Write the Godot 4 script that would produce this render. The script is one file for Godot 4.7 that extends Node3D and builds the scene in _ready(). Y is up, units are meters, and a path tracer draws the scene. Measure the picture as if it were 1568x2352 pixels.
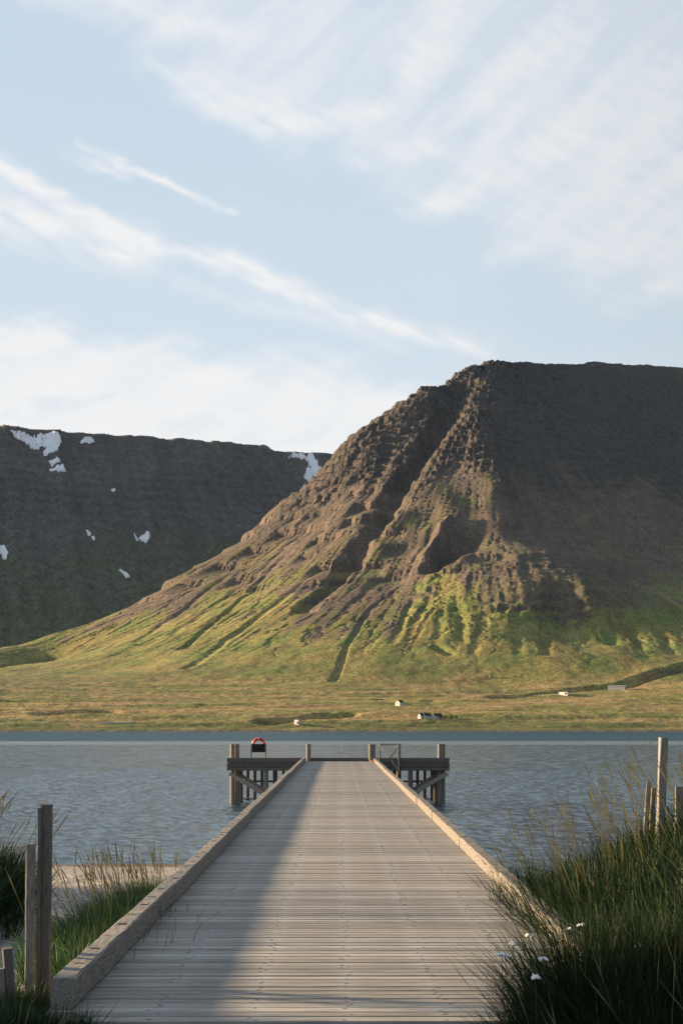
extends Node3D

# A wooden pier over a fjord under a steep table mountain, low sun from the left.
# Distances: x to the right, y up from the water, z away from the viewer is negative; "d" below is distance (-z).

const EYE := 4.06          # eye above the water
const DECK := 2.13         # deck top above the water
const EXPOSURE := 3.2
const NOSE := Vector2(262.0, 2000.0)

# measured points of the mountain: x, height, distance
const HILL := [-347,-0.3,848,-356,4.0,868,-364,9.1,888,-393,20.7,960,-270,-0.3,848,-277,4.0,868,-283,9.1,888,-306,20.7,960,-193,-0.3,848,-198,4.0,868,-202,9.1,888,-219,20.7,960,-116,-0.3,848,-119,4.0,868,-122,9.1,888,-131,20.7,960,-39,-0.3,848,-40,4.0,868,-41,9.1,888,-44,20.7,960,38,-0.3,848,39,4.0,868,40,9.1,888,43,20.7,960,115,-0.3,848,118,4.0,868,121,9.1,888,130,20.7,960,192,-0.3,848,197,4.0,868,201,9.1,888,218,20.7,960,269,-0.3,848,276,4.0,868,282,9.1,888,305,20.7,960,346,-0.3,848,355,4.0,868,363,9.1,888,392,20.7,960,-459,50.0,1120,-357,47.9,1120,-255,43.0,1120,-153,39.8,1120,-52,40.6,1120,50,41.8,1120,152,41.8,1120,254,47.9,1120,356,54.0,1120,458,56.1,1120,-529,88.4,1570,-456,108.4,1615,-398,131.7,1666,-327,160.8,1706,-280,187.7,1725,-242,226.0,1766,-194,254.3,1798,-143,294.8,1818,-85,349.9,1837,-28,395.6,1857,-1,434.3,1870,30,470.0,1885,65,497.1,1902,90,516.4,1918,129,535.7,1934,173,564.8,1953,203,583.7,1968,241,603.2,1986,257,613.7,1999,-536,45.4,1720,-549,8.4,1970,-464,74.2,1765,-476,28.4,2015,-405,101.4,1816,-418,51.7,2066,-334,130.8,1856,-347,80.8,2106,-288,157.7,1875,-300,107.7,2125,-249,192.0,1916,-262,146.0,2166,-201,224.3,1948,-214,174.3,2198,-151,264.8,1968,-163,214.8,2218,-92,319.9,1987,-105,263.3,2237,-36,365.6,2007,-48,301.0,2257,-9,386.9,2020,-21,318.3,2270,22,409.9,2035,10,337.8,2285,57,434.3,2052,45,359.8,2302,82,449.6,2068,70,374.7,2318,122,474.7,2084,109,399.9,2334,165,501.7,2103,153,427.9,2353,195,519.2,2118,183,446.2,2368,233,541.8,2136,221,470.1,2386,249,550.0,2149,237,478.7,2399,286,620.0,2022,315,625.5,2045,352,627.4,2066,390,634.6,2090,430,641.4,2115,470,653.6,2140,502,656.5,2160,534,658.6,2180,571,663.0,2200,608,665.8,2220,645,669.3,2240,695,673.4,2265,772,679.6,2300,875,690.0,2350,981,700.2,2400,296,617.0,2142,306,615.0,2422,325,622.5,2165,335,620.5,2445,362,624.4,2186,372,622.4,2466,400,631.6,2210,410,629.6,2490,440,638.4,2235,450,636.4,2515,480,650.6,2260,490,648.6,2540,512,653.5,2280,522,651.5,2560,544,655.6,2300,554,653.6,2580,581,660.0,2320,591,658.0,2600,618,662.8,2340,628,660.8,2620,655,666.3,2360,665,664.3,2640,705,670.4,2385,715,668.4,2665,782,676.6,2420,792,674.6,2700,885,687.0,2470,895,685.0,2750,991,697.2,2520,1001,695.2,2800,239,550.0,1906,219,477.2,1813,220,429.0,1750,223,375.5,1681,223,326.7,1620,211,274.4,1556,214,239.2,1512,286,562.9,1951,259,438.7,1790,253,351.5,1683,247,289.1,1607,362,500.4,1902,498,534.4,2032,656,575.3,2189,363,375.9,1740,474,389.2,1802,658,422.9,1960,351,270.2,1599,439,265.2,1604,614,286.5,1735,286,292.6,1627,326,180.5,1437,403,169.6,1433,494,174.1,1472,300,110.1,1281,363,104.8,1273,459,106.8,1298,249,122.1,1310,111,205.4,1466,144,205.8,1446,181,210.0,1446,224,218.7,1455,255,216.5,1451,272,198.3,1414,307,193.4,1424,150,221.2,1509,139,240.7,1543,169,236.6,1531,235,244.6,1529,112,228.3,1520,125,261.2,1562,164,288.6,1588,139,297.8,1607,188,280.0,1572,111,147.0,1366,147,138.4,1330,188,136.5,1312,227,141.9,1318,259,136.5,1312,84,94.6,1260,136,88.1,1232,186,82.2,1210,235,76.6,1190,291,76.6,1190,349,82.3,1211,159,546.8,1957,123,505.1,1947,85,426.3,1821,56,354.1,1726,32,297.7,1656,-4,233.1,1584,-34,181.0,1508,190,548.1,1949,152,458.4,1830,107,379.5,1742,69,307.9,1662,207,499.0,1845,177,442.7,1780,141,400.8,1738,105,335.9,1666,72,283.7,1610,39,231.6,1554,2,174.8,1478,-23,128.8,1385,-98,259.8,1725,-49,300.7,1744,-130,206.4,1648,-190,159.7,1599,-84,147.2,1470,-263,113.3,1519,-159,85.6,1337,-83,82.5,1286,-12,85.8,1265,37,139.3,1389,82,184.5,1469,56,89.7,1254,161,357.8,1684,130,288.5,1604,97,232.8,1543,178,308.3,1616,-386,88.4,1570,-255,66.0,1333,-521,74.0,1634]
const GULLIES := [
	[38,40,0.25,204,1961,181,1877,156,1833,110,1747,72,1665,25,1567,-10,1495,-40,1431],
	[16,6,0.5,87,1871,68,1795,46,1711,14,1661,-21,1615],
	[14,5.4,0.4,39,1851,15,1805,-20,1765,-61,1735],
	[12,3.6,0.6,-4,1769,-48,1731,-101,1663,-170,1575,-204,1489],
	[9,4.2,0.7,-71,1669,-124,1571,-155,1489,-179,1383],
	[10,3.6,0.6,-32,1545,-89,1467,-128,1377,-158,1251],
	[9,3,0.5,-134,1697,-184,1651,-227,1575,-249,1503],
	[5.5,2.4,1,135,1587,101,1519,84,1465,37,1391,11,1273,-4,1141],
	[9,1.44,0.8,62,1513,28,1443,-8,1347],
	[8,2.232,0.5,88,1401,71,1323,59,1261],
	[8,2.232,0.5,107,1381,89,1329,73,1265],
	[11,3.72,0.5,133,1361,134,1305,129,1247],
	[8,1.86,0.5,118,1361,110,1291,100,1231],
	[8,2.232,0.5,160,1319,151,1267,138,1209],
	[9,2.604,0.5,192,1311,189,1265,182,1199],
	[10,3.348,0.5,219,1311,222,1287,208,1195],
	[10,3.348,0.5,257,1349,259,1309,259,1255],
	[10,3.348,0.5,284,1339,290,1291,284,1233],
	[9,2.976,0.5,309,1319,317,1283,308,1211],
	[9,2.604,0.5,342,1319,344,1273,334,1195],
	[10,2.88,1,101,1243,108,1221,114,1215],
	[27,34,0.9,175,1537,159,1535,144,1523,125,1459],
	[15,-12,1,151,1579,133,1553,112,1481],
	[13,13,0.5,368,1171,328,1139,295,1121,261,1097,222,1085,181,1073,142,1045],
	[12,2.7,1,89,1005,66,995,38,1011],
	[11,8,1,18,909,-5,905,-25,893,-52,879],
	[16,6.3,1,-345,1565,-394,1579,-420,1487,-423,1389],
	[12,4.5,1,-167,927,-193,919,-221,911],
]

var rng := RandomNumberGenerator.new()
var n1 := noise(11, 1.0, 1)
var n2 := noise(12, 1.0, 4)
var n3 := noise(13, 1.0, 3)
var grit: Texture2D
var hill_x0 := -640.0
var hill_d0 := 836.0
var hill_step := 12.0
var hill_nx := 124
var hill_nd := 160
var hill_grid := PackedFloat32Array()
var fine_x0 := -560.0
var fine_d0 := 843.0
var fine_step := 2.0
var fine_nx := 650
var fine_nd := 745
var fine_h := PackedFloat32Array()


func noise(s: int, f: float, oct: int) -> FastNoiseLite:
	var n := FastNoiseLite.new()
	n.seed = s
	n.noise_type = FastNoiseLite.TYPE_SIMPLEX_SMOOTH
	n.frequency = f
	n.fractal_type = FastNoiseLite.FRACTAL_FBM if oct > 1 else FastNoiseLite.FRACTAL_NONE
	n.fractal_octaves = oct
	return n


func ss(a: float, b: float, x: float) -> float:
	var t := clampf((x - a) / (b - a), 0.0, 1.0)
	return t * t * (3.0 - 2.0 * t)


func _ready() -> void:
	rng.seed = 7
	make_camera()
	make_sky()
	make_materials()
	make_mountain()
	make_plateau()
	make_water()
	make_shore()
	make_pier()
	make_pier_fittings()
	make_posts()
	make_farms()
	make_grass()


func make_camera() -> void:
	var cam := Camera3D.new()
	cam.name = "camera"
	cam.near = 0.1
	cam.far = 12000.0
	cam.set_frustum(0.1 * 2352.0 / 2750.0, Vector2(0.1 * 7.5 / 2750.0, 0.1 * 491.7 / 2750.0), 0.1, 12000.0)
	add_child(cam)
	cam.position = Vector3(0, EYE, 0)
	cam.current = true
	var sun := DirectionalLight3D.new()
	sun.name = "sun"
	sun.light_energy = 1.6
	sun.light_color = Color(1.0, 0.86, 0.68)
	sun.light_angular_distance = 3.0
	sun.shadow_enabled = true
	add_child(sun)
	var el := deg_to_rad(11.3)
	var az := deg_to_rad(15.0)
	var to_sun := Vector3(-cos(az) * cos(el), sin(el), -sin(az) * cos(el))
	sun.look_at_from_position(to_sun * 100.0, Vector3.ZERO, Vector3.UP)


# ---------------------------------------------------------------- sky
# strokes of cirrus: half width in degrees, strength, then azimuth / elevation points in degrees
const CIRRUS := [
	[0.42,1.2,-19.5,25.1,-15.8,24.1,-13.4,23.3,-10.8,22.3,-7.8,21.3],
	[0.45,1.25,-8.8,21.7,-4.5,20.8,-1.6,19.7,1.5,18.7,4.6,18.0,7.1,17.4],
	[0.9,1,-20.5,23.0,-16.9,22.6,-14.6,22.3,-12.2,21.8,-9.2,21.3],
	[0.2,1.0,-12.2,25.4,-10.6,25.0,-9.2,24.7,-7.4,24.1,-6.2,23.6,-4.9,23.1],
	[0.16,0.8,-13.0,25.0,-11.2,24.7,-9.8,24.4],
	[0.4,0.45,-7.8,20.1,-4.5,19.5,-1.6,18.7,0.9,18.2,3.2,17.5],
	[0.5,0.7,-14.6,30.6,-9.8,30.7,-6.2,30.2,-3.7,29.9],
	[0.55,0.75,-9.2,28.6,-6.4,28.3,-4.5,27.8,-2.8,27.5],
	[0.55,0.85,-7.4,27.6,-4.5,27.2,-1.8,26.8],
	[0.6,0.9,-3.7,26.4,-1.2,26.8,1.3,26.9,2.6,27.1],
	[0.4,0.6,-6.2,26.9,-4.5,26.8,-2.6,26.4],
	[0.5,0.75,0.5,25.3,3.0,25.6,5.5,25.6],
	[0.5,0.8,3.0,23.2,4.6,23.5,6.7,23.4],
	[0.5,0.6,7.3,21.2,9.4,21.7,12.8,22.1],
	[0.6,0.7,12.8,18.9,14.7,19.2,17.1,19.7],
	[1.2,0.6,3.8,28.8,4.9,30.2,5.9,32.0],
	[1.2,0.55,7.3,27.4,9.4,29.0,11.6,30.4],
	[1,0.5,9.8,25.8,12.8,27.0,16.7,27.9],
	[1.1,0.5,6.7,24.3,10.8,25.4,16.7,25.8],
	[1.2,0.5,8.8,22.8,12.8,23.7,17.4,24.1],
	[1.2,0.5,11.8,20.8,14.7,21.6,18.6,22.3],
]
const VEIL := [-19.5,31.9,-14.6,30.4,-10.6,28.9,-7.2,27.1,-3.3,25.7,0.5,24.4,3.4,23.0,7.7,21.2,12.8,18.9,16.1,17.6,20.4,15.9]


func sky_at(az: float, el: float, front: bool) -> Vector3:
	# clear sky, paler towards the horizon
	var t := clampf(1.0 - el / 90.0, 0.0, 1.0)
	var k := pow(t, 1.45)
	var c := Vector3(0.28, 0.43, 0.68).lerp(Vector3(0.71, 0.825, 0.885), k)
	# streaky high cloud on one flat layer, so that it runs together towards the horizon
	var e := deg_to_rad(maxf(el, 4.0))
	var a := deg_to_rad(az)
	var px := sin(a) / tan(e)
	var py := cos(a) / tan(e)
	var wx := px + 0.35 * n1.get_noise_2d(px * 0.7 + 40.0, py * 0.7)
	var along := wx * 0.55 + py * 0.84
	var across := wx * 0.84 - py * 0.55
	var f := n2.get_noise_2d(along * 0.45, across * 2.2) * 0.6 + n3.get_noise_2d(along * 1.3 + 9.0, across * 7.0) * 0.4
	var d := ss(-0.1, 0.75, f + 0.12) * 0.4
	if front:
		var fib := n2.get_noise_2d(az * 0.16 + el * 0.12, el * 0.55 - az * 0.18 + 50.0)
		var fib2 := n2.get_noise_2d((az * 0.92 - el * 0.38) * 0.22, (el * 0.92 + az * 0.38) * 1.5)
		var puff := n2.get_noise_2d(az * 0.22 + el * 0.1, el * 0.5 - az * 0.1 + 90.0)
		var hair := n2.get_noise_2d((az * 0.9 + el * 0.1) * 0.5 + 2.0 * fib, (el + az * 0.12) * 2.6 + 2.5 * fib2 + 15.0)
		d *= 0.25
		var waz := az
		var wel := el + 0.35 * n3.get_noise_2d(az * 0.2 + 30.0, el * 0.3) + 0.16 * n3.get_noise_2d(az * 0.6 + el * 0.3, el * 1.1 - az * 0.3)
		var p := Vector2(waz, wel)
		for s in CIRRUS:
			var best := 1e9
			var part := 0.0
			var m: int = (s.size() - 2) / 2
			for i in m - 1:
				var a0 := Vector2(s[2 + 2 * i], s[3 + 2 * i])
				var a1 := Vector2(s[4 + 2 * i], s[5 + 2 * i])
				var ab := a1 - a0
				var tt := clampf((p - a0).dot(ab) / ab.length_squared(), 0.0, 1.0)
				var dd := (p - a0 - ab * tt).length_squared()
				if dd < best:
					best = dd
					part = (i + tt) / (m - 1)
			var w: float = s[0]
			w *= 1.0
			if best < w * w * 9.0:
				var ends := 0.5 + 0.5 * sin(PI * clampf(part, 0.0, 1.0)) if w < 0.8 else 1.0
				var q := exp(-best / (w * w * 0.9)) * float(s[1]) * ends * clampf(0.74 + 0.4 * puff + 0.7 * fib2 + 0.15 * hair, 0.0, 1.25)
				d = 1.0 - (1.0 - d) * (1.0 - clampf(q, 0.0, 0.97))
		# the bank low on the left
		var rim := 18.6 - 0.1 * (az + 16.0) if az < 0.0 else 17.0 - 0.3 * az
		var bank := ss(-0.5, 1.6, rim - el + 1.0 * fib + 0.5 * fib2) * clampf(0.9 + 0.35 * puff - 0.5 * ss(0.1, 0.5, fib) * ss(1.5, 3.0, rim - el), 0.0, 1.0)
		d = 1.0 - (1.0 - d) * (1.0 - bank)
		# the wide veil up on the right
		var edge := 0.0
		for i in VEIL.size() / 2 - 1:
			if az >= VEIL[2 * i] and az < VEIL[2 * i + 2]:
				edge = lerpf(VEIL[2 * i + 1], VEIL[2 * i + 3], (az - VEIL[2 * i]) / (VEIL[2 * i + 2] - VEIL[2 * i]))
		if edge > 0.0:
			var streak := n2.get_noise_2d((az * 0.8 + el * 0.6) * 0.07, (el * 0.8 - az * 0.6) * 0.42 + 20.0) * 0.75 + n2.get_noise_2d((az * 0.8 + el * 0.6) * 0.2, (el * 0.8 - az * 0.6) * 1.2 + 7.0) * 0.3
			var v := ss(-0.6, 3.2, el - edge + 1.6 * fib) * ss(24.0, 6.0, el - edge) * clampf(0.42 + 0.5 * streak + 0.1 * hair, 0.0, 0.75)
			d = 1.0 - (1.0 - d) * (1.0 - v)
	# haze towards the horizon
	var low := ss(19.0, 9.0, el) * 0.72 + 0.12
	d = 1.0 - (1.0 - d) * (1.0 - low)
	c = c.lerp(Vector3(0.89, 0.89, 0.895), clampf(d, 0.0, 1.0))
	return c * (1.0 - 0.56 * ss(0.3, -0.9, cos(a + 1.31) * cos(e)))      # brighter on the sun's side


func make_sky() -> void:
	var w := 4096
	var h := 2048
	var small := Image.create_empty(w / 4, h / 4, false, Image.FORMAT_RGBF)
	for j in h / 4:
		var el := 90.0 - (j + 0.5) / (h / 4) * 180.0
		for i in w / 4:
			var az := wrapf((i + 0.5) / (w / 4) * 360.0, -180.0, 180.0)
			var c := sky_at(az, maxf(el, 0.0), false) if el > -2.0 else Vector3(0.5, 0.53, 0.55)
			small.set_pixel(i, j, Color(c.x, c.y, c.z) / EXPOSURE)
	small.resize(w, h, Image.INTERPOLATE_CUBIC)
	var j0 := int((90.0 - 38.0) / 180.0 * h)
	var j1 := int(90.5 / 180.0 * h)
	var side := int(30.0 / 360.0 * w)
	for j in range(j0, j1):
		var el := 90.0 - (j + 0.5) / h * 180.0
		for i in range(-side, side):
			var az := (i + 0.5) / w * 360.0
			var c := sky_at(az, maxf(el, 0.0), true)
			var far := ss(30.0, 25.0, absf(az)) * ss(38.0, 34.0, el)
			var ii := posmod(i, w)
			var was := small.get_pixel(ii, j)
			small.set_pixel(ii, j, was.lerp(Color(c.x, c.y, c.z) / EXPOSURE, far))
	var m := PanoramaSkyMaterial.new()
	m.panorama = ImageTexture.create_from_image(small)
	var sky := Sky.new()
	sky.sky_material = m
	var env := Environment.new()
	env.background_mode = Environment.BG_SKY
	env.sky = sky
	env.tonemap_mode = Environment.TONE_MAPPER_LINEAR
	env.tonemap_exposure = EXPOSURE
	env.fog_enabled = true
	env.fog_density = 0.000009
	env.fog_light_color = Color(0.66, 0.82, 1.0)
	env.sdfgi_enabled = true
	env.ssao_enabled = true
	env.ssil_enabled = true
	var we := WorldEnvironment.new()
	we.name = "surroundings"
	we.environment = env
	add_child(we)


# ---------------------------------------------------------------- materials
var mats := {}


func noise_tex(s: int, size: int, freq: float, oct: int, lo: float, hi: float) -> ImageTexture:
	var n := noise(s, freq, oct)
	var im := n.get_seamless_image(size, size)
	im.convert(Image.FORMAT_RGB8)
	var ramp := Image.create_empty(size, size, false, Image.FORMAT_RGB8)
	var data := im.get_data()
	for k in data.size():
		data[k] = int(255.0 * clampf(lo + (hi - lo) * data[k] / 255.0, 0.0, 1.0))
	ramp.set_data(size, size, false, Image.FORMAT_RGB8, data)
	return ImageTexture.create_from_image(ramp)


func normal_tex(s: int, size: int, freq: float, oct: int, strength: float) -> ImageTexture:
	var im := noise(s, freq, oct).get_seamless_image(size, size)
	im.convert(Image.FORMAT_RGBA8)
	im.bump_map_to_normal_map(strength)
	return ImageTexture.create_from_image(im)


func lin(r: float, g: float, b: float) -> Color:
	return Color(r, g, b).linear_to_srgb()


func mat(called: String, c: Color, rough: float, tex: Texture2D = null, scale := Vector3.ONE, relief := 0.0, world := true) -> StandardMaterial3D:
	var m := StandardMaterial3D.new()
	m.resource_name = called
	m.albedo_color = c
	m.roughness = rough
	m.metallic_specular = 0.3
	if tex:
		m.albedo_texture = tex
		m.uv1_triplanar = true
		m.uv1_world_triplanar = world
		m.uv1_scale = scale
		m.uv1_triplanar_sharpness = 4.0
		if relief > 0.0:
			m.heightmap_enabled = true
			m.heightmap_texture = tex
			m.heightmap_scale = relief
	mats[called] = m
	return m


func make_materials() -> void:
	var grain := noise_tex(21, 512, 0.02, 5, 0.62, 1.1)
	var deckgrain := noise_tex(24, 512, 0.02, 5, 0.80, 1.06)
	var soft := noise_tex(22, 512, 0.012, 5, 0.45, 1.2)
	grit = noise_tex(23, 1024, 0.02, 6, 0.62, 1.08)
	# weathered wood: grain along x, y or z
	for t in 5:
		var v: float = [0.425, 0.38, 0.47, 0.345, 0.405][t]
		mat("deck%d" % t, lin(v * 1.1, v * 1.04, v * 0.94), 0.85, deckgrain, Vector3(0.25, 4.0, 4.0), 0.1).vertex_color_use_as_albedo = true
	mat("wood_x", lin(0.238, 0.22, 0.19), 0.9, grain, Vector3(0.3, 5, 5), 0.2)
	mat("wood_y", lin(0.357, 0.333, 0.297), 0.9, grain, Vector3(6, 0.35, 6), 0.2)
	mat("wood_z", lin(0.315, 0.297, 0.266), 0.9, grain, Vector3(5, 5, 0.35), 0.2)
	mat("wood_pale", lin(0.236, 0.22, 0.197), 0.9, grain, Vector3(5, 5, 0.35), 0.2)
	mat("pile", lin(0.258, 0.243, 0.22), 0.9, grain, Vector3(5, 0.4, 5), 0.4)
	mat("pile_dark", lin(0.235, 0.212, 0.185), 0.9, grain, Vector3(5, 0.4, 5), 0.4)
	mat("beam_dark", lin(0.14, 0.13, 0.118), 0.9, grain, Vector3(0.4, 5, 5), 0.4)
	mat("brace", lin(0.357, 0.333, 0.297), 0.9, grain, Vector3(1.5, 1.5, 4), 0.3)
	mat("brace_dark", lin(0.3, 0.275, 0.24), 0.9, grain, Vector3(1.5, 1.5, 4), 0.3)
	mat("pile_brown", lin(0.235, 0.205, 0.17), 0.9, grain, Vector3(5, 0.4, 5), 0.4)
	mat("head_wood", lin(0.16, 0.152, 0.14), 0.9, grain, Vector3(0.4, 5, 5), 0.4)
	mat("post_wood", lin(0.182, 0.175, 0.165), 0.9, grain, Vector3(14, 0.6, 14), 0.4)
	mat("post_pale", lin(0.294, 0.28, 0.259), 0.9, grain, Vector3(14, 0.6, 14), 0.4)
	mat("post_dark", lin(0.17, 0.155, 0.135), 0.9, grain, Vector3(14, 0.6, 14), 0.4)
	mat("dirt", lin(0.357, 0.322, 0.274), 0.95, soft, Vector3(4, 4, 4))
	mat("rope", lin(0.65, 0.24, 0.09), 0.8)
	mat("barn_roof", lin(0.381, 0.393, 0.405), 0.6, soft, Vector3(0.6, 0.6, 0.6))
	mat("leaf", lin(0.05, 0.065, 0.025), 0.8)
	mat("stem", lin(0.07, 0.09, 0.03), 0.8)
	mat("iron", lin(0.03, 0.026, 0.024), 0.7)
	mat("mountain", Color.WHITE, 0.95, grit, Vector3(0.012, 0.012, 0.012), 9.0).vertex_color_use_as_albedo = true
	mat("far_mountain", Color.WHITE, 0.95, grit, Vector3(0.004, 0.004, 0.004), 15.0).vertex_color_use_as_albedo = true
	mat("snow", lin(0.697, 0.705, 0.722), 0.8)
	mat("sand", Color.WHITE, 0.95, soft, Vector3(0.9, 0.9, 0.9), 1.0).vertex_color_use_as_albedo = true
	var g := mat("grass", Color.WHITE, 0.6)
	g.vertex_color_use_as_albedo = true
	g.backlight_enabled = true
	g.backlight = lin(0.3, 0.3, 0.14)
	g.cull_mode = BaseMaterial3D.CULL_DISABLED
	mat("petal", lin(0.75, 0.75, 0.72), 0.7)
	mat("buoy_red", lin(0.75, 0.06, 0.02), 0.5, soft, Vector3(3, 3, 3))
	mat("buoy_white", lin(0.75, 0.73, 0.68), 0.5)
	mat("board", lin(0.022, 0.022, 0.026), 0.6, soft, Vector3(3, 3, 3))
	mat("white_wall", lin(0.796, 0.764, 0.714), 0.8, soft, Vector3(0.5, 0.5, 0.5))
	mat("grey_wall", lin(0.357, 0.37, 0.37), 0.7, soft, Vector3(0.6, 0.6, 0.6))
	mat("roof", lin(0.07, 0.07, 0.075), 0.7, soft, Vector3(0.6, 0.6, 0.6))
	mat("glass", lin(0.02, 0.022, 0.026), 0.15)


# ---------------------------------------------------------------- mesh helpers
func solid(tris: PackedVector3Array, m: Material) -> ArrayMesh:
	# flat-shaded triangles, already clockwise seen from outside
	var nor := PackedVector3Array()
	nor.resize(tris.size())
	for i in range(0, tris.size(), 3):
		var n := (tris[i + 2] - tris[i]).cross(tris[i + 1] - tris[i]).normalized()
		nor[i] = n
		nor[i + 1] = n
		nor[i + 2] = n
	var arr := []
	arr.resize(Mesh.ARRAY_MAX)
	arr[Mesh.ARRAY_VERTEX] = tris
	arr[Mesh.ARRAY_NORMAL] = nor
	var mesh := ArrayMesh.new()
	mesh.add_surface_from_arrays(Mesh.PRIMITIVE_TRIANGLES, arr)
	mesh.surface_set_material(0, m)
	return mesh


func face(t: PackedVector3Array, pts: Array, out: Vector3) -> void:
	# a convex face turned so that it looks along out
	var n: Vector3 = (pts[2] - pts[0]).cross(pts[1] - pts[0])
	for i in range(1, pts.size() - 1):
		if n.dot(out) >= 0.0:
			t.append_array(PackedVector3Array([pts[0], pts[i], pts[i + 1]]))
		else:
			t.append_array(PackedVector3Array([pts[0], pts[i + 1], pts[i]]))


func box_tris(t: PackedVector3Array, size: Vector3, bevel: float, x := Transform3D.IDENTITY) -> void:
	var h := size / 2.0
	var b := minf(bevel, minf(h.x, minf(h.y, h.z)) * 0.6)
	var start := t.size()
	var o := Vector3.ZERO
	for a in 3:
		var u := (a + 1) % 3
		var v := (a + 2) % 3
		for s in [-1.0, 1.0]:
			var q := []
			for c in [[-1.0, -1.0], [1.0, -1.0], [1.0, 1.0], [-1.0, 1.0]]:
				var p := Vector3.ZERO
				p[a] = s * h[a]
				p[u] = c[0] * (h[u] - b)
				p[v] = c[1] * (h[v] - b)
				q.append(p)
			o = Vector3.ZERO
			o[a] = s
			face(t, q, o)
			if b > 0.0:
				for s2 in [-1.0, 1.0]:  # chamfer between face a and face u
					var e := []
					for c in [-1.0, 1.0]:
						var p := Vector3.ZERO
						p[a] = s * h[a]
						p[u] = s2 * (h[u] - b)
						p[v] = c * (h[v] - b)
						e.append(p)
					for c in [1.0, -1.0]:
						var p := Vector3.ZERO
						p[a] = s * (h[a] - b)
						p[u] = s2 * h[u]
						p[v] = c * (h[v] - b)
						e.append(p)
					o = Vector3.ZERO
					o[a] = s
					o[u] = s2
					face(t, e, o)
	if b > 0.0:
		for sx in [-1.0, 1.0]:
			for sy in [-1.0, 1.0]:
				for sz in [-1.0, 1.0]:
					face(t, [Vector3(sx * h.x, sy * (h.y - b), sz * (h.z - b)), Vector3(sx * (h.x - b), sy * h.y, sz * (h.z - b)), Vector3(sx * (h.x - b), sy * (h.y - b), sz * h.z)], Vector3(sx, sy, sz))
	for i in range(start, t.size()):
		t[i] = x * t[i]


func box(size: Vector3, bevel: float, m: Material) -> ArrayMesh:
	var t := PackedVector3Array()
	box_tris(t, size, bevel)
	return solid(t, m)


func beam(a: Vector3, b: Vector3, w: float, h: float, bevel: float, m: Material) -> ArrayMesh:
	# a squared timber from a to b; w is level, h is upright
	var t := PackedVector3Array()
	beam_tris(t, a, b, w, h, bevel)
	return solid(t, m)


func beam_tris(t: PackedVector3Array, a: Vector3, b: Vector3, w: float, h: float, bevel: float) -> void:
	var z := (b - a).normalized()
	var side := Vector3.UP.cross(z)
	side = Vector3.RIGHT if side.length() < 0.01 else side.normalized()
	box_tris(t, Vector3(w, h, a.distance_to(b)), bevel, Transform3D(Basis(side, z.cross(side), z), (a + b) / 2.0))


func pole(a: Vector3, b: Vector3, r0: float, r1: float, m: Material, sides := 14, uneven := 0.06) -> ArrayMesh:
	# a round timber, smooth shaded, with slightly uneven sides and flat ends
	var z := (b - a).normalized()
	var x := z.cross(Vector3(0.3, 0.1, 0.9)).normalized()
	var y := z.cross(x)
	var v := PackedVector3Array()
	var nn := PackedVector3Array()
	var idx := PackedInt32Array()
	var rings := 5
	var wob := []
	for k in sides:
		wob.append(1.0 + rng.randf_range(-uneven, uneven))
	for j in rings + 1:
		var f := float(j) / rings
		for k in sides:
			var an := TAU * k / sides
			var dir := x * cos(an) + y * sin(an)
			v.append(a.lerp(b, f) + dir * lerpf(r0, r1, f) * wob[k])
			nn.append(dir)
	for j in rings:
		for k in sides:
			var k2 := (k + 1) % sides
			idx.append_array(PackedInt32Array([j * sides + k, (j + 1) * sides + k, j * sides + k2, j * sides + k2, (j + 1) * sides + k, (j + 1) * sides + k2]))
	for e in [0, rings]:
		var c := v.size()
		var dir := -z if e == 0 else z
		v.append(a if e == 0 else b)
		nn.append(dir)
		for k in sides:
			v.append(v[e * sides + k])
			nn.append(dir)
		for k in sides:
			var k2 := (k + 1) % sides
			idx.append_array(PackedInt32Array([c, c + 1 + k, c + 1 + k2] if e == 0 else [c, c + 1 + k2, c + 1 + k]))
	var arr := []
	arr.resize(Mesh.ARRAY_MAX)
	arr[Mesh.ARRAY_VERTEX] = v
	arr[Mesh.ARRAY_NORMAL] = nn
	arr[Mesh.ARRAY_INDEX] = idx
	var mesh := ArrayMesh.new()
	mesh.add_surface_from_arrays(Mesh.PRIMITIVE_TRIANGLES, arr)
	mesh.surface_set_material(0, m)
	return mesh


func part(parent: Node, called: String, mesh: Mesh, at := Vector3.ZERO) -> MeshInstance3D:
	var o := MeshInstance3D.new()
	o.name = called
	o.mesh = mesh
	o.position = at
	parent.add_child(o, true)
	return o


var taken := {}


func numbered(called: String) -> String:
	taken[called] = taken.get(called, -1) + 1
	return called if taken[called] == 0 else "%s_%03d" % [called, taken[called]]


func tag(o: Node, label: String, category: String, group := "") -> void:
	o.set_meta("label", label)
	o.set_meta("category", category)
	if group:
		o.set_meta("group", group)


func thing(called: String, label: String, category: String, at := Vector3.ZERO, group := "") -> Node3D:
	var o := Node3D.new()
	o.name = numbered(called)
	add_child(o)
	o.position = at
	tag(o, label, category, group)
	return o


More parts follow.
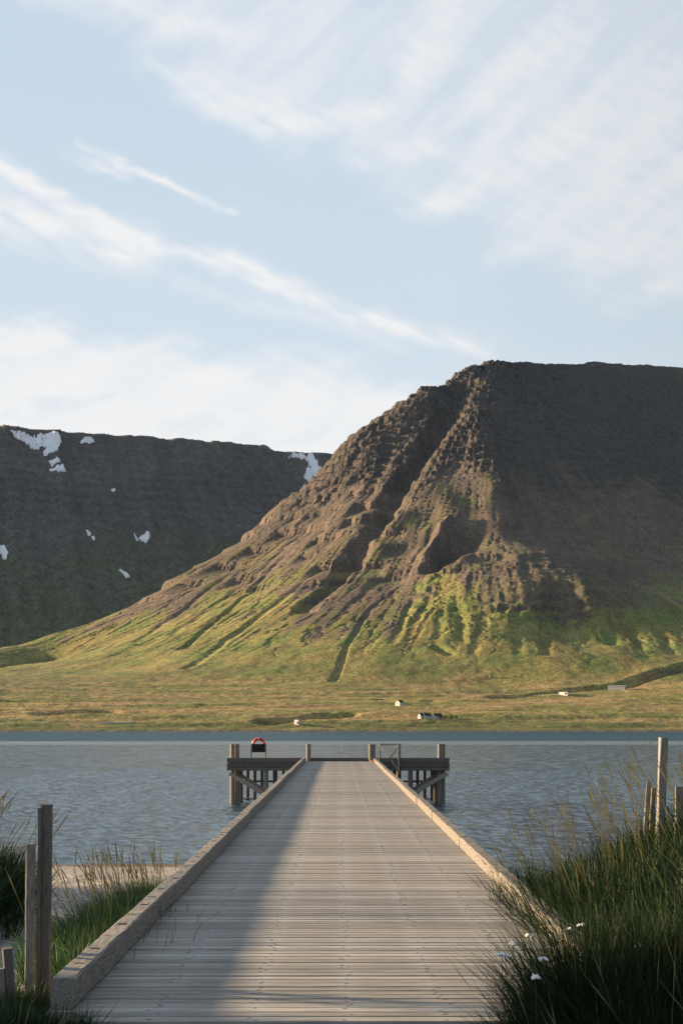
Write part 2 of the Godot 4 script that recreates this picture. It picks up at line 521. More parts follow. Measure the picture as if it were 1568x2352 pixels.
func grid_mesh(v: PackedVector3Array, n: PackedVector3Array, c: PackedColorArray, nx: int, nz: int, m: Material) -> ArrayMesh:
	# rows run away from the viewer (-z)
	var idx := PackedInt32Array()
	idx.resize((nx - 1) * (nz - 1) * 6)
	var p := 0
	for j in nz - 1:
		for i in nx - 1:
			var a := j * nx + i
			idx[p] = a
			idx[p + 1] = a + nx
			idx[p + 2] = a + 1
			idx[p + 3] = a + 1
			idx[p + 4] = a + nx
			idx[p + 5] = a + nx + 1
			p += 6
	var arr := []
	arr.resize(Mesh.ARRAY_MAX)
	arr[Mesh.ARRAY_VERTEX] = v
	arr[Mesh.ARRAY_NORMAL] = n
	if c.size():
		arr[Mesh.ARRAY_COLOR] = c
	arr[Mesh.ARRAY_INDEX] = idx
	var mesh := ArrayMesh.new()
	mesh.add_surface_from_arrays(Mesh.PRIMITIVE_TRIANGLES, arr)
	mesh.surface_set_material(0, m)
	return mesh


# ---------------------------------------------------------------- mountain
func solve_hill() -> void:
	# a smooth surface through all the measured points (sum of hyperboloids)
	var n: int = HILL.size() / 3
	var px := PackedFloat64Array()
	var pd := PackedFloat64Array()
	for i in n:
		px.append(HILL[3 * i])
		pd.append(HILL[3 * i + 2])
	var soft := 18.0 * 18.0
	var rows := []
	for i in n + 3:
		var r := PackedFloat64Array()
		r.resize(n + 4)
		if i < n:
			for j in n:
				var dx := px[i] - px[j]
				var dd := pd[i] - pd[j]
				r[j] = sqrt(dx * dx + dd * dd + soft)
			r[n] = 1.0
			r[n + 1] = px[i] / 1000.0
			r[n + 2] = pd[i] / 1000.0
			r[n + 3] = HILL[3 * i + 1]
		else:
			for j in n:
				r[j] = 1.0 if i == n else (px[j] if i == n + 1 else pd[j]) / 1000.0
		rows.append(r)
	var m := n + 3
	for k in m:
		var best := k
		for i in range(k + 1, m):
			if absf(rows[i][k]) > absf(rows[best][k]):
				best = i
		var sw: PackedFloat64Array = rows[best]
		rows[best] = rows[k]
		rows[k] = sw
		for i in range(k + 1, m):
			var r: PackedFloat64Array = rows[i]
			var f := r[k] / sw[k]
			if f != 0.0:
				for j in range(k, m + 1):
					r[j] -= f * sw[j]
				rows[i] = r
	var w := PackedFloat64Array()
	w.resize(m)
	for k in range(m - 1, -1, -1):
		var r: PackedFloat64Array = rows[k]
		var s := r[m]
		for j in range(k + 1, m):
			s -= r[j] * w[j]
		w[k] = s / r[k]
	hill_grid.resize(hill_nx * hill_nd)
	for j in hill_nd:
		var d := hill_d0 + j * hill_step
		for i in hill_nx:
			var x := hill_x0 + i * hill_step
			var s := w[n] + w[n + 1] * x / 1000.0 + w[n + 2] * d / 1000.0
			for k in n:
				var dx := x - px[k]
				var dd := d - pd[k]
				s += w[k] * sqrt(dx * dx + dd * dd + soft)
			hill_grid[j * hill_nx + i] = s


func cubic(a: float, b: float, c: float, d: float, t: float) -> float:
	return b + 0.5 * t * (c - a + t * (2.0 * a - 5.0 * b + 4.0 * c - d + t * (3.0 * (b - c) + d - a)))


func make_mountain() -> void:
	solve_hill()
	var nx := fine_nx
	var nd := fine_nd
	var st := fine_step
	# gullies cut into it
	var cut := PackedFloat32Array()
	cut.resize(nx * nd)
	var best := PackedFloat32Array()
	best.resize(nx * nd)
	var where := PackedFloat32Array()
	where.resize(nx * nd)
	for g in GULLIES:
		var hw: float = g[0]
		var m: int = (g.size() - 3) / 2
		best.fill(1e9)
		for s in m - 1:
			var a := Vector2(g[3 + 2 * s], g[4 + 2 * s])
			var b := Vector2(g[5 + 2 * s], g[6 + 2 * s])
			var ab := b - a
			var i0 := clampi(int((minf(a.x, b.x) - hw * 1.4 - fine_x0) / st), 0, nx - 1)
			var i1 := clampi(int((maxf(a.x, b.x) + hw * 1.4 - fine_x0) / st) + 1, 0, nx - 1)
			var j0 := clampi(int((minf(a.y, b.y) - hw * 1.4 - fine_d0) / st), 0, nd - 1)
			var j1 := clampi(int((maxf(a.y, b.y) + hw * 1.4 - fine_d0) / st) + 1, 0, nd - 1)
			for j in range(j0, j1 + 1):
				for i in range(i0, i1 + 1):
					var p := Vector2(fine_x0 + i * st, fine_d0 + j * st)
					p.x += 0.3 * hw * n3.get_noise_2d(p.x * 0.02, p.y * 0.02)
					p.y += 0.3 * hw * n3.get_noise_2d(p.x * 0.02 + 70.0, p.y * 0.02)
					var t := clampf((p - a).dot(ab) / ab.length_squared(), 0.0, 1.0)
					var q := (p - a - ab * t).length()
					if q < best[j * nx + i]:
						best[j * nx + i] = q
						where[j * nx + i] = (s + t) / (m - 1)
		for k in nx * nd:
			if best[k] < hw:
				var t := where[k]
				var wide := hw * (1.0 - 0.45 * t) if hw > 30.0 else hw
				var q := best[k] / wide
				if q < 1.0:
					cut[k] += (1.0 - q) * (1.0 - q) * (1.0 + 2.0 * q) * float(g[1]) * minf(1.0, t / 0.2 + 0.04) * lerpf(1.0, g[2], t)
	fine_h.resize(nx * nd)
	var cells := FastNoiseLite.new()
	cells.seed = 5
	cells.noise_type = FastNoiseLite.TYPE_CELLULAR
	cells.cellular_return_type = FastNoiseLite.RETURN_CELL_VALUE
	cells.frequency = 1.0
	var v := PackedVector3Array()
	v.resize(nx * nd)
	var zone := PackedFloat32Array()
	zone.resize(nx * nd)
	var row := PackedFloat32Array()
	row.resize(hill_nx)
	for j in nd:
		var d := fine_d0 + j * st
		var cj := (d - hill_d0) / hill_step
		var j0 := clampi(int(cj), 1, hill_nd - 3)
		var tj := cj - j0
		for i in hill_nx:
			row[i] = cubic(hill_grid[(j0 - 1) * hill_nx + i], hill_grid[j0 * hill_nx + i], hill_grid[(j0 + 1) * hill_nx + i], hill_grid[(j0 + 2) * hill_nx + i], tj)
		for i in nx:
			var x := fine_x0 + i * st
			var ci := (x - hill_x0) / hill_step
			var i0 := clampi(int(ci), 1, hill_nx - 3)
			var h := cubic(row[i0 - 1], row[i0], row[i0 + 1], row[i0 + 2], ci - i0)
			var k := j * nx + i
			h -= cut[k]
			# detail
			var ang := atan2(x - NOSE.x, NOSE.y - d)
			var r := Vector2(x - NOSE.x, d - NOSE.y).length()
			var s := ang * 520.0
			var big := n3.get_noise_2d(x * 0.008, d * 0.008)
			var rib := 1.0 - 2.0 * absf(n2.get_noise_2d(s * 0.022, r * 0.0045))
			var thin := n2.get_noise_2d(s * 0.075, r * 0.012 + 31.0)
			var bench := ss(105.0, 135.0, h) * ss(225.0, 195.0, h) * ss(40.0, 120.0, x) * ss(420.0, 330.0, x)
			var cliff := ss(325.0, 395.0, h + 60.0 * big + 30.0 * rib) * ss(150.0, 60.0, r - 330.0)
			var calm := ss(1.15, 0.7, Vector2((x - 155.0) / 75.0, (d - 1570.0) / 125.0).length())
			cliff = maxf(cliff, bench * 0.45) * (1.0 - 0.9 * calm)
			var mid := ss(60.0, 120.0, h)
			h += rib * (1.9 * cliff + 0.7 * mid * (1.0 - calm)) + thin * (1.2 * cliff + 0.5 * mid)
			var bowl := ss(-7.0, 1.0, rad_to_deg(ang)) * ss(60.0, 160.0, r)
			var rill := absf(n2.get_noise_2d(s * 0.05 + 300.0, r * 0.006))
			h -= 1.7 * ss(0.10, 0.0, rill) * mid * (1.0 - cliff)
			# lava beds: a ledge, then a riser broken into blocks
			var block := cells.get_noise_2d(s * 0.085, 3.0) * 2.6 + cells.get_noise_2d(s * 0.2 + 40.0, 8.0) * 1.8
			var bend := 7.0 * n3.get_noise_2d(x * 0.004, d * 0.004 + 9.0)
			var q := (h + bend + block) / 14.0
			var fr := q - floorf(q)
			var bed := fr * 0.42 if fr < 0.66 else 0.2772 + (fr - 0.66) * 2.126
			var has := clampf(0.95 + 0.7 * n1.get_noise_2d(floorf(q) * 3.7, s * 0.008), 0.0, 1.1)
			h += 14.0 * (bed - fr) * cliff * has * 1.2 * (1.0 - 0.5 * bowl)
			# thin bands of rock standing out of the scree below the cliffs
			var q2 := (h + bend + block * 0.8) / 27.0
			var f2 := q2 - floorf(q2)
			var thin_bed := f2 * 0.62 if f2 < 0.84 else 0.5208 + (f2 - 0.84) * 2.995
			var has2 := ss(-0.2, 0.25, n1.get_noise_2d(floorf(q2) * 5.3 + 11.0, s * 0.012))
			h += 27.0 * (thin_bed - f2) * has2 * ss(150.0, 210.0, h) * (1.0 - 0.7 * cliff) * (1.0 - 0.75 * bowl) * (1.0 - 0.9 * calm)
			var knobs := n2.get_noise_2d(x * 0.06, d * 0.06)
			h += knobs * (1.1 * cliff + 0.4) + cells.get_noise_2d(x * 0.17, d * 0.17) * (1.9 * cliff + 0.1 * mid)
			# hummocky low ground in strips along the shore
			var lowland := ss(60.0, 30.0, h)
			h += lowland * ss(1.0, 5.0, h) * (2.0 * n3.get_noise_2d(x * 0.005, d * 0.03) + 0.4 * n2.get_noise_2d(x * 0.02, d * 0.07) + 0.2 * n2.get_noise_2d(x * 0.07, d * 0.16))
			h += (1.0 - lowland) * ss(170.0, 60.0, h) * 1.2 * n2.get_noise_2d(x * 0.02, d * 0.02 + 5.0)
			fine_h[k] = h
			v[k] = Vector3(x, h, -d)
			zone[k] = cliff
	var nor := PackedVector3Array()
	nor.resize(nx * nd)
	var col := PackedColorArray()
	col.resize(nx * nd)
	for j in nd:
		for i in nx:
			var k := j * nx + i
			var gx := (fine_h[j * nx + mini(i + 1, nx - 1)] - fine_h[k]) / st
			var gd := (fine_h[mini(j + 1, nd - 1) * nx + i] - fine_h[k]) / st
			var nn := Vector3(-gx, 1.0, gd).normalized()
			nor[k] = nn
			col[k] = hill_color(v[k].x, -v[k].z, v[k].y, nn.y, zone[k])
	var o := part(self, "mountain", grid_mesh(v, nor, col, nx, nd, mats["mountain"]))
	o.set_meta("kind", "structure")
	o.set_meta("label", "brown and green table mountain across the water with dark gully and cliffs")


func hill_color(x: float, d: float, h: float, up: float, cliff: float) -> Color:
	var ang := atan2(x - NOSE.x, NOSE.y - d)
	var r := Vector2(x - NOSE.x, d - NOSE.y).length()
	var s := ang * 520.0
	var streak := n2.get_noise_2d(s * 0.03, r * 0.006 + 60.0)
	var fine := n2.get_noise_2d(x * 0.05, d * 0.05 + 20.0) + 0.7 * n1.get_noise_2d(x * 0.23, d * 0.23)
	var patch := n3.get_noise_2d(x * 0.012, d * 0.012 + 44.0)
	var stone := Vector3(0.135, 0.103, 0.078).lerp(Vector3(0.098, 0.082, 0.068), clampf(0.5 + streak * 1.2, 0.0, 1.0))
	stone = stone.lerp(Vector3(0.064, 0.057, 0.051), cliff * 0.8)
	stone *= 1.0 + 0.25 * fine
	# turf
	var g := Vector3(0.235, 0.205, 0.07).lerp(Vector3(0.14, 0.168, 0.05), clampf(0.5 + patch * 1.3, 0.0, 1.0))
	g = g.lerp(Vector3(0.15, 0.115, 0.046), clampf(streak * 1.4, 0.0, 0.7))
	g *= 1.0 + 0.3 * fine
	var deg := rad_to_deg(ang)
	var tongue := ss(9.0, 2.0, absf(deg + 25.0 - (r - 529.0) * 0.022)) * ss(880.0, 640.0, r)   # bare scree running far down
	var line := 190.0 + 75.0 * streak + 60.0 * patch - 110.0 * tongue - 30.0 * ss(-40.0, -60.0, deg)
	if deg > -14.0:
		line += 15.0
	var turf := ss(28.0, -28.0, h - line)
	# green ledges higher up
	turf = maxf(turf, ss(0.1, 0.35, patch + 0.4 * streak) * ss(0.70, 0.80, up) * ss(395.0, 330.0, h) * 0.55 * ss(-36.0, -24.0, deg))
	turf = maxf(turf, 0.55 * ss(0.05, 0.4, streak - 0.3 * patch) * ss(330.0, 240.0, h))
	turf *= ss(0.52, 0.66, up) * (1.0 - 0.6 * ss(-9.0, -4.0, deg) * ss(150.0, 200.0, h))
	var face_on := ss(120.0, 145.0, h) * ss(230.0, 200.0, h) * ss(135.0, 175.0, x + 40.0 * streak) * ss(400.0, 320.0, x)
	turf *= 1.0 - 0.75 * face_on
	var c := stone.lerp(g, turf)
	if h < 62.0:
		var strip := n3.get_noise_2d(x * 0.007 + 5.0, d * 0.035)
		var straw := Vector3(0.32, 0.225, 0.095).lerp(Vector3(0.195, 0.19, 0.06), clampf(0.5 + 1.6 * strip, 0.0, 1.0))
		straw *= 1.0 + 0.35 * fine
		c = c.lerp(straw, ss(62.0, 34.0, h + 10.0 * patch))
	if h < 9.0:
		c = c.lerp(Vector3(0.125, 0.14, 0.045) * (1.0 + 0.4 * fine), ss(8.5, 6.0, h) * ss(-0.35, 0.2, fine + patch + 0.2))
	if h < 1.6:
		c = c.lerp(Vector3(0.12, 0.105, 0.085), ss(1.5, 1.0, h))
	c *= 1.27
	return Color(c.x, c.y, c.z)


func hill_height(x: float, d: float) -> float:
	var i := clampi(int((x - fine_x0) / fine_step), 0, fine_nx - 2)
	var j := clampi(int((d - fine_d0) / fine_step), 0, fine_nd - 2)
	var a := clampf((x - fine_x0) / fine_step - i, 0.0, 1.0)
	var b := clampf((d - fine_d0) / fine_step - j, 0.0, 1.0)
	var k := j * fine_nx + i
	return lerpf(lerpf(fine_h[k], fine_h[k + 1], a), lerpf(fine_h[k + fine_nx], fine_h[k + fine_nx + 1], a), b)


# ---------------------------------------------------------------- far plateau on the left
func plateau_height(x: float, d: float) -> float:
	# the edge of the table land runs away to the right; below it a slope of rock and scree
	var e := Vector2(0.956, 0.293)
	var p := Vector2(x + 1052.0, d - 3290.0)
	var along := p.dot(e)
	var out := -(p.y * e.x - p.x * e.y)   # in front of the edge
	out += 22.0 * n3.get_noise_1d(along * 0.006) + 14.0 * n2.get_noise_1d(along * 0.02)
	var top := 838.0 + 6.0 * n3.get_noise_1d(along * 0.004 + 30.0) - 16.0 * ss(862.0, 900.0, along)
	var h := top
	if out > 0.0:
		var s := along * 0.02
		h = top - 0.95 * minf(out, 130.0) - 0.66 * maxf(0.0, out - 130.0)
		h += 10.0 * (1.0 - 2.0 * absf(n2.get_noise_2d(s * 0.8, out * 0.0016))) * ss(60.0, 300.0, out) + 5.0 * n2.get_noise_2d(s * 3.0, out * 0.01)
		var q := h / 34.0
		var fr := q - floorf(q)
		h += 34.0 * ((fr * 0.6 if fr < 0.7 else 0.42 + (fr - 0.7) * 1.93) - fr) * ss(600.0, 300.0, out) * 0.7
		h = maxf(h, 60.0 + 0.06 * out)
	h += 2.0 * n2.get_noise_2d(x * 0.02, d * 0.02)
	return h


func make_plateau() -> void:
	var nx := 210
	var nd := 260
	var v := PackedVector3Array()
	var nor := PackedVector3Array()
	var col := PackedColorArray()
	for j in nd:
		var d := 2150.0 + j * 9.0
		for i in nx:
			var x := -1500.0 + i * 9.0
			var h := plateau_height(x, d)
			v.append(Vector3(x, h, -d))
			var gx := (plateau_height(x + 5.0, d) - h) / 5.0
			var gd := (plateau_height(x, d + 5.0) - h) / 5.0
			nor.append(Vector3(-gx, 1.0, gd).normalized())
			var patch := n3.get_noise_2d(x * 0.004, d * 0.004)
			var fine := n2.get_noise_2d(x * 0.03, d * 0.03)
			var c := Vector3(0.098, 0.084, 0.072) * (1.0 + 0.45 * fine + 0.3 * patch)
			c = c.lerp(Vector3(0.12, 0.14, 0.045) * (1.0 + 0.4 * fine), ss(560.0, 260.0, h + 260.0 * patch) * 0.4)
			c *= 1.1
			col.append(Color(c.x, c.y, c.z))
	var o := part(self, "far_plateau", grid_mesh(v, nor, col, nx, nd, mats["far_mountain"]))
	o.set_meta("kind", "structure")
	o.set_meta("label", "shaded flat-topped mountain far behind on the left with snow patches")
	make_snow()


# ---------------------------------------------------------------- snow
const SNOW := [
	[-905,3304,-790,3352,-775,3332,-770,3302,-773,3280,-801,3266,-808,3276,-802,3300,-844,3286,-875,3290],
	[-785,3248,-759,3260,-752,3240,-772,3226],
	[-775,3208,-741,3228,-731,3210,-764,3190],
	[-750,3192,-727,3202,-729,3188,-744,3178],
	[-725,3360,-696,3380,-686,3374,-704,3358,-720,3354],
	[-597,3148,-590,3152,-582,3134,-587,3126],
	[-503,2948,-496,2950,-489,2934,-494,2928],
	[-492,2948,-465,2964,-462,2932,-469,2916,-480,2930],
	[-613,2912,-603,2910,-598,2898,-604,2896],
	[-595,2888,-591,2890,-584,2876,-588,2874],
	[-788,2768,-771,2760,-753,2730,-751,2708,-762,2718,-780,2740],
	[-504,2754,-492,2752,-476,2736,-485,2732],
	[-150,3552,-80,3580,-71,3566,-62,3540,-49,3524,-90,3456,-100,3474,-86,3546,-99,3560,-131,3550],
]
const SNOW_LABELS := [
	"largest snow patch, bent like a seven, below the left plateau rim",
	"snow patch just below the big bent one on the left plateau",
	"narrow snow strip third down under the big bent snow patch",
	"thin lowest snow streak under the big bent snow patch",
	"small oval snow patch by itself near the left plateau rim",
	"small snow fleck halfway down the dark left slope, alone",
	"tiny snow sliver left of the triangular snow patch",
	"triangular snow patch low on the shaded left slope",
	"small snow fleck left of the triangular patch, upper of two",
	"tiny snow fleck left of the triangular patch, lower of two",
	"snow patch cut by the left edge of the picture",
	"lowest slanting snow streak on the dark left slope",
	"snow-filled gully dropping beside the brown mountain's left ridge",
]


func make_snow() -> void:
	for n in SNOW.size():
		var pts := PackedVector2Array()
		for i in SNOW[n].size() / 2:
			pts.append(Vector2(SNOW[n][2 * i], SNOW[n][2 * i + 1]))
		var lo := pts[0]
		var hi := pts[0]
		for p in pts:
			lo = lo.min(p)
			hi = hi.max(p)
		lo -= Vector2(4, 4)
		hi += Vector2(4, 4)
		var st := clampf((hi - lo).length() / 60.0, 1.2, 3.0)
		var nx := int((hi.x - lo.x) / st) + 1
		var nd := int((hi.y - lo.y) / st) + 1
		var inside := {}
		for j in nd:
			for i in nx:
				var p := lo + Vector2(i, j) * st
				p += Vector2(n2.get_noise_2d(p.x * 0.08, p.y * 0.05), n2.get_noise_2d(p.x * 0.08 + 50.0, p.y * 0.05)) * (6.0 if st > 2.0 else 2.0)
				if Geometry2D.is_point_in_polygon(p, pts):
					inside[Vector2i(i, j)] = true
		var t := PackedVector3Array()
		var at := func(i: int, j: int, up: float) -> Vector3:
			var p: Vector2 = lo + Vector2(i, j) * st
			return Vector3(p.x, plateau_height(p.x, p.y) + up, -p.y)
		for c in inside:
			var q := [at.call(c.x, c.y, 3.0), at.call(c.x + 1, c.y, 3.0), at.call(c.x + 1, c.y + 1, 3.0), at.call(c.x, c.y + 1, 3.0)]
			face(t, q, Vector3.UP)
			for s in [[Vector2i(0, -1), 0, 1], [Vector2i(1, 0), 1, 2], [Vector2i(0, 1), 2, 3], [Vector2i(-1, 0), 3, 0]]:
				if not inside.has(c + s[0]):
					var a: Vector3 = q[s[1]]
					var b: Vector3 = q[s[2]]
					face(t, [a, b, b - Vector3(0, 5, 0), a - Vector3(0, 5, 0)], Vector3(s[0].x, 0, -s[0].y))
		if t.is_empty():
			continue
		var mid := (lo + hi) / 2.0
		var foot := Vector3(mid.x, plateau_height(mid.x, mid.y), -mid.y)
		for k in t.size():
			t[k] -= foot
		var o := part(self, numbered("snow_patch"), solid(t, mats["snow"]), foot)
		tag(o, SNOW_LABELS[n], "snow patch", "snow patches on the far plateau")


# ---------------------------------------------------------------- water
func wave(x: float, d: float) -> float:
	return 0.085 * n2.get_noise_2d(x * 0.55 + d * 0.1, d * 0.9) + 0.05 * n3.get_noise_2d(x * 1.7, d * 2.6 + 40.0)


func make_water() -> void:
	var bumps := normal_tex(31, 1024, 0.012, 5, 9.0)
	var m: StandardMaterial3D
	for zone in 2:
		m = StandardMaterial3D.new()
		m.resource_name = "water"
		m.albedo_color = [lin(0.012, 0.055, 0.085), lin(0.014, 0.05, 0.075)][zone]
		m.roughness = [0.4, 0.5][zone]     # smooth water under the far shore, ruffled water before it
		m.metallic_specular = [0.28, 0.75][zone]
		m.normal_enabled = true
		m.normal_texture = bumps
		m.normal_scale = [1.6, 2.0][zone]
		if zone == 1:
			m.clearcoat_enabled = true
			m.clearcoat = 0.8
			m.clearcoat_roughness = 0.55
		m.uv1_triplanar = true
		m.uv1_world_triplanar = true
		m.uv1_scale = Vector3(0.11, 0.11, 0.17)
		var t := PackedVector3Array()
		var n := 60
		for i in n:
			var x0 := lerpf(-2600.0, 2600.0, float(i) / n)
			var x1 := lerpf(-2600.0, 2600.0, float(i + 1) / n)
			var b0 := 330.0 + 45.0 * n3.get_noise_1d(x0 * 0.02)
			var b1 := 330.0 + 45.0 * n3.get_noise_1d(x1 * 0.02)
			if zone == 0:
				face(t, [Vector3(x0, -0.1, -b0), Vector3(x1, -0.1, -b1), Vector3(x1, -0.1, -960), Vector3(x0, -0.1, -960)], Vector3.UP)
			else:
				face(t, [Vector3(x0, -0.1, -b0), Vector3(x1, -0.1, -b1), Vector3(x1, -0.1, 20), Vector3(x0, -0.1, 20)], Vector3.UP)
		var sheet := part(self, ["smooth_water", "water"][zone], solid(t, m))
		sheet.set_meta("kind", "structure")
	m = m.duplicate()
	m.roughness = 0.2
	m.normal_scale = 1.4
	m.clearcoat_roughness = 0.3
	m.clearcoat = 0.5
	# waves: fine ones near, wider spaced points further out
	for field in [[240, 330, 0.26, -31.2, 24.0], [214, 210, 0.75, -80.0, 109.54]]:
		var nx: int = field[0]
		var nd: int = field[1]
		var st: float = field[2]
		var v := PackedVector3Array()
		var nor := PackedVector3Array()
		for j in nd:
			var d: float = field[4] + j * st
			for i in nx:
				var x: float = field[3] + i * st
				var rim := minf(i, nx - 1 - i) * st
				rim = minf(rim, j * st if st < 0.5 else (nd - 1 - j) * st)
				if st > 0.5:
					rim = minf(rim, maxf(j * st, (25.0 - absf(x)) * 3.0))
				var k := ss(0.0, 8.0, rim)
				var h := wave(x, d)
				v.append(Vector3(x, lerpf(-0.095, h, k), -d))
				nor.append(Vector3(-(wave(x + 0.1, d) - h) * 10.0 * k, 1.0, (wave(x, d + 0.1) - h) * 10.0 * k).normalized())
		var near := part(self, numbered("rippled_water"), grid_mesh(v, nor, PackedColorArray(), nx, nd, m))
		near.set_meta("kind", "structure")


# ---------------------------------------------------------------- near shore
func shore(x: float, d: float) -> float:
	var dd := d + 11.0 * ss(1.5, 4.0, x) * ss(13.0, 18.0, d)
	var h := 0.0
	var prof := [[-60.0, 2.6], [0.0, 2.15], [7.0, 1.98], [9.0, 1.92], [12.0, 1.62], [20.0, 0.95], [35.2, 0.0], [48.0, -0.9], [90.0, -3.5]]
	for i in prof.size() - 1:
		if dd >= prof[i][0] and dd < prof[i + 1][0]:
			h = lerpf(prof[i][1], prof[i + 1][1], (dd - prof[i][0]) / (prof[i + 1][0] - prof[i][0]))
	h += 0.88 * ss(2.05, 4.2, x) * ss(21.0, 13.0, d) * ss(-4.0, 4.0, d)
	h += 0.5 * exp(-(pow(x + 4.8, 2.0) / 1.8 + pow(d - 14.8, 2.0) / 5.0))
	h += 0.75 * exp(-(pow(x + 6.6, 2.0) / 2.6 + pow(d - 13.5, 2.0) / 9.0))
	h += 2.6 * exp(-pow((x + 6.4) / 1.35, 2.0)) * ss(9.9, 8.9, d + 0.268 * (x + 6.0)) * ss(-6.0, 1.0, d)
	h += 0.9 * exp(-(pow(x + 10.0, 2.0) / 3.0 + pow(d - 23.0, 2.0) / 20.0))
	h += ss(0.05, 0.5, h) * (0.05 * n3.get_noise_2d(x * 0.6, d * 0.6) + 0.022 * n2.get_noise_2d(x * 2.2, d * 3.0))
	if x > -2.2 and x < 2.4 and d > 7.6:
		h = minf(h, DECK - 0.3)      # hollow under the deck
	elif x > -2.0 and x < 2.2 and d > 5.0:
		h = minf(h, DECK - 0.16)
	return h


func make_shore() -> void:
	var st := 0.25
	var nx := 320
	var nd := 300
	var v := PackedVector3Array()
	var nor := PackedVector3Array()
	var col := PackedColorArray()
	for j in nd:
		var d := -14.0 + j * st
		for i in nx:
			var x := -40.0 + i * st
			var h := shore(x, d)
			v.append(Vector3(x, h, -d))
			nor.append(Vector3(-(shore(x + 0.12, d) - h) / 0.12, 1.0, (shore(x, d + 0.12) - h) / 0.12).normalized())
			var n := n2.get_noise_2d(x * 0.5, d * 0.5)
			var c := Vector3(0.42, 0.385, 0.34) * (1.0 + 0.15 * n)
			c = c.lerp(Vector3(0.16, 0.13, 0.10), ss(0.16, 0.02, h + 0.06 * n))
			var soil := ss(2.3, 3.0, x + 0.4 * n) * ss(24.0, 18.0, d)
			c = c.lerp(Vector3(0.06, 0.055, 0.03), soil)
			col.append(Color(c.x, c.y, c.z))
	var o := part(self, "beach", grid_mesh(v, nor, col, nx, nd, mats["sand"]))
	o.set_meta("kind", "structure")


# ---------------------------------------------------------------- pier
const JOISTS := [-1.88, -1.245, -0.595, 0.056, 0.71, 1.36, 2.0]
const LEFT := -1.78
const RIGHT := 1.917


func plank_mesh(w: float, dull: float) -> ArrayMesh:
	var x0 := LEFT - 0.15
	var x1 := RIGHT + 0.15
	var t := 0.055
	var b := 0.006
	var prof := [Vector2(w / 2, -t), Vector2(w / 2, -b), Vector2(w / 2 - b, 0), Vector2(-w / 2 + b, 0), Vector2(-w / 2, -b), Vector2(-w / 2, -t)]
	var outs := [Vector2(1, 0), Vector2(0.7, 0.7), Vector2(0, 1), Vector2(-0.7, 0.7), Vector2(-1, 0)]
	var v := PackedVector3Array()
	var nn := PackedVector3Array()
	var cc := PackedColorArray()
	var idx := PackedInt32Array()
	var n := 26
	var seed_x := rng.randf() * 500.0
	for s in 5:
		for i in n + 1:
			var x := lerpf(x0, x1, float(i) / n)
			var near := 9.0
			for q in JOISTS:
				near = minf(near, absf(x - q))
			var worn := ss(0.12, 0.03, near)
			var mott := n2.get_noise_2d(x * 1.3 + seed_x, seed_x)
			var k := dull * (0.86 + 0.12 * worn + 0.16 * mott)
			for e in 2:
				var p: Vector2 = prof[s + e]
				v.append(Vector3(x, p.y, p.x))
				nn.append(Vector3(0, outs[s].y, outs[s].x))
				cc.append(Color(k, k * (0.99 + 0.01 * worn), k * (0.965 + 0.03 * worn)))
		for i in n:
			var a := s * (n + 1) * 2 + i * 2
			idx.append_array(PackedInt32Array([a, a + 1, a + 2, a + 2, a + 1, a + 3]))
	for e in [0, n]:
		var a := v.size()
		for p in prof:
			v.append(Vector3(x0 if e == 0 else x1, p.y, p.x))
			nn.append(Vector3(-1 if e == 0 else 1, 0, 0))
			cc.append(Color(0.7, 0.7, 0.7))
		for i in range(1, 5):
			idx.append_array(PackedInt32Array([a, a + i + 1, a + i] if e == 0 else [a, a + i, a + i + 1]))
	var arr := []
	arr.resize(Mesh.ARRAY_MAX)
	arr[Mesh.ARRAY_VERTEX] = v
	arr[Mesh.ARRAY_NORMAL] = nn
	arr[Mesh.ARRAY_COLOR] = cc
	arr[Mesh.ARRAY_INDEX] = idx
	var mesh := ArrayMesh.new()
	mesh.add_surface_from_arrays(Mesh.PRIMITIVE_TRIANGLES, arr)
	mesh.surface_set_material(0, mats["deck%d" % rng.randi_range(0, 4)])
	var nails := PackedVector3Array()
	for q in JOISTS:
		for z in [-0.03, 0.03]:
			if rng.randf() < 0.5:
				box_tris(nails, Vector3(rng.randf_range(0.012, 0.04), 0.006, 0.008), 0.0, Transform3D(Basis(), Vector3(q + rng.randf_range(-0.045, 0.045), -0.0015, z + rng.randf_range(-0.015, 0.015))))
	var nm := solid(nails, mats["iron"])
	mesh.add_surface_from_arrays(Mesh.PRIMITIVE_TRIANGLES, nm.surface_get_arrays(0))
	mesh.surface_set_material(1, mats["iron"])
	return mesh


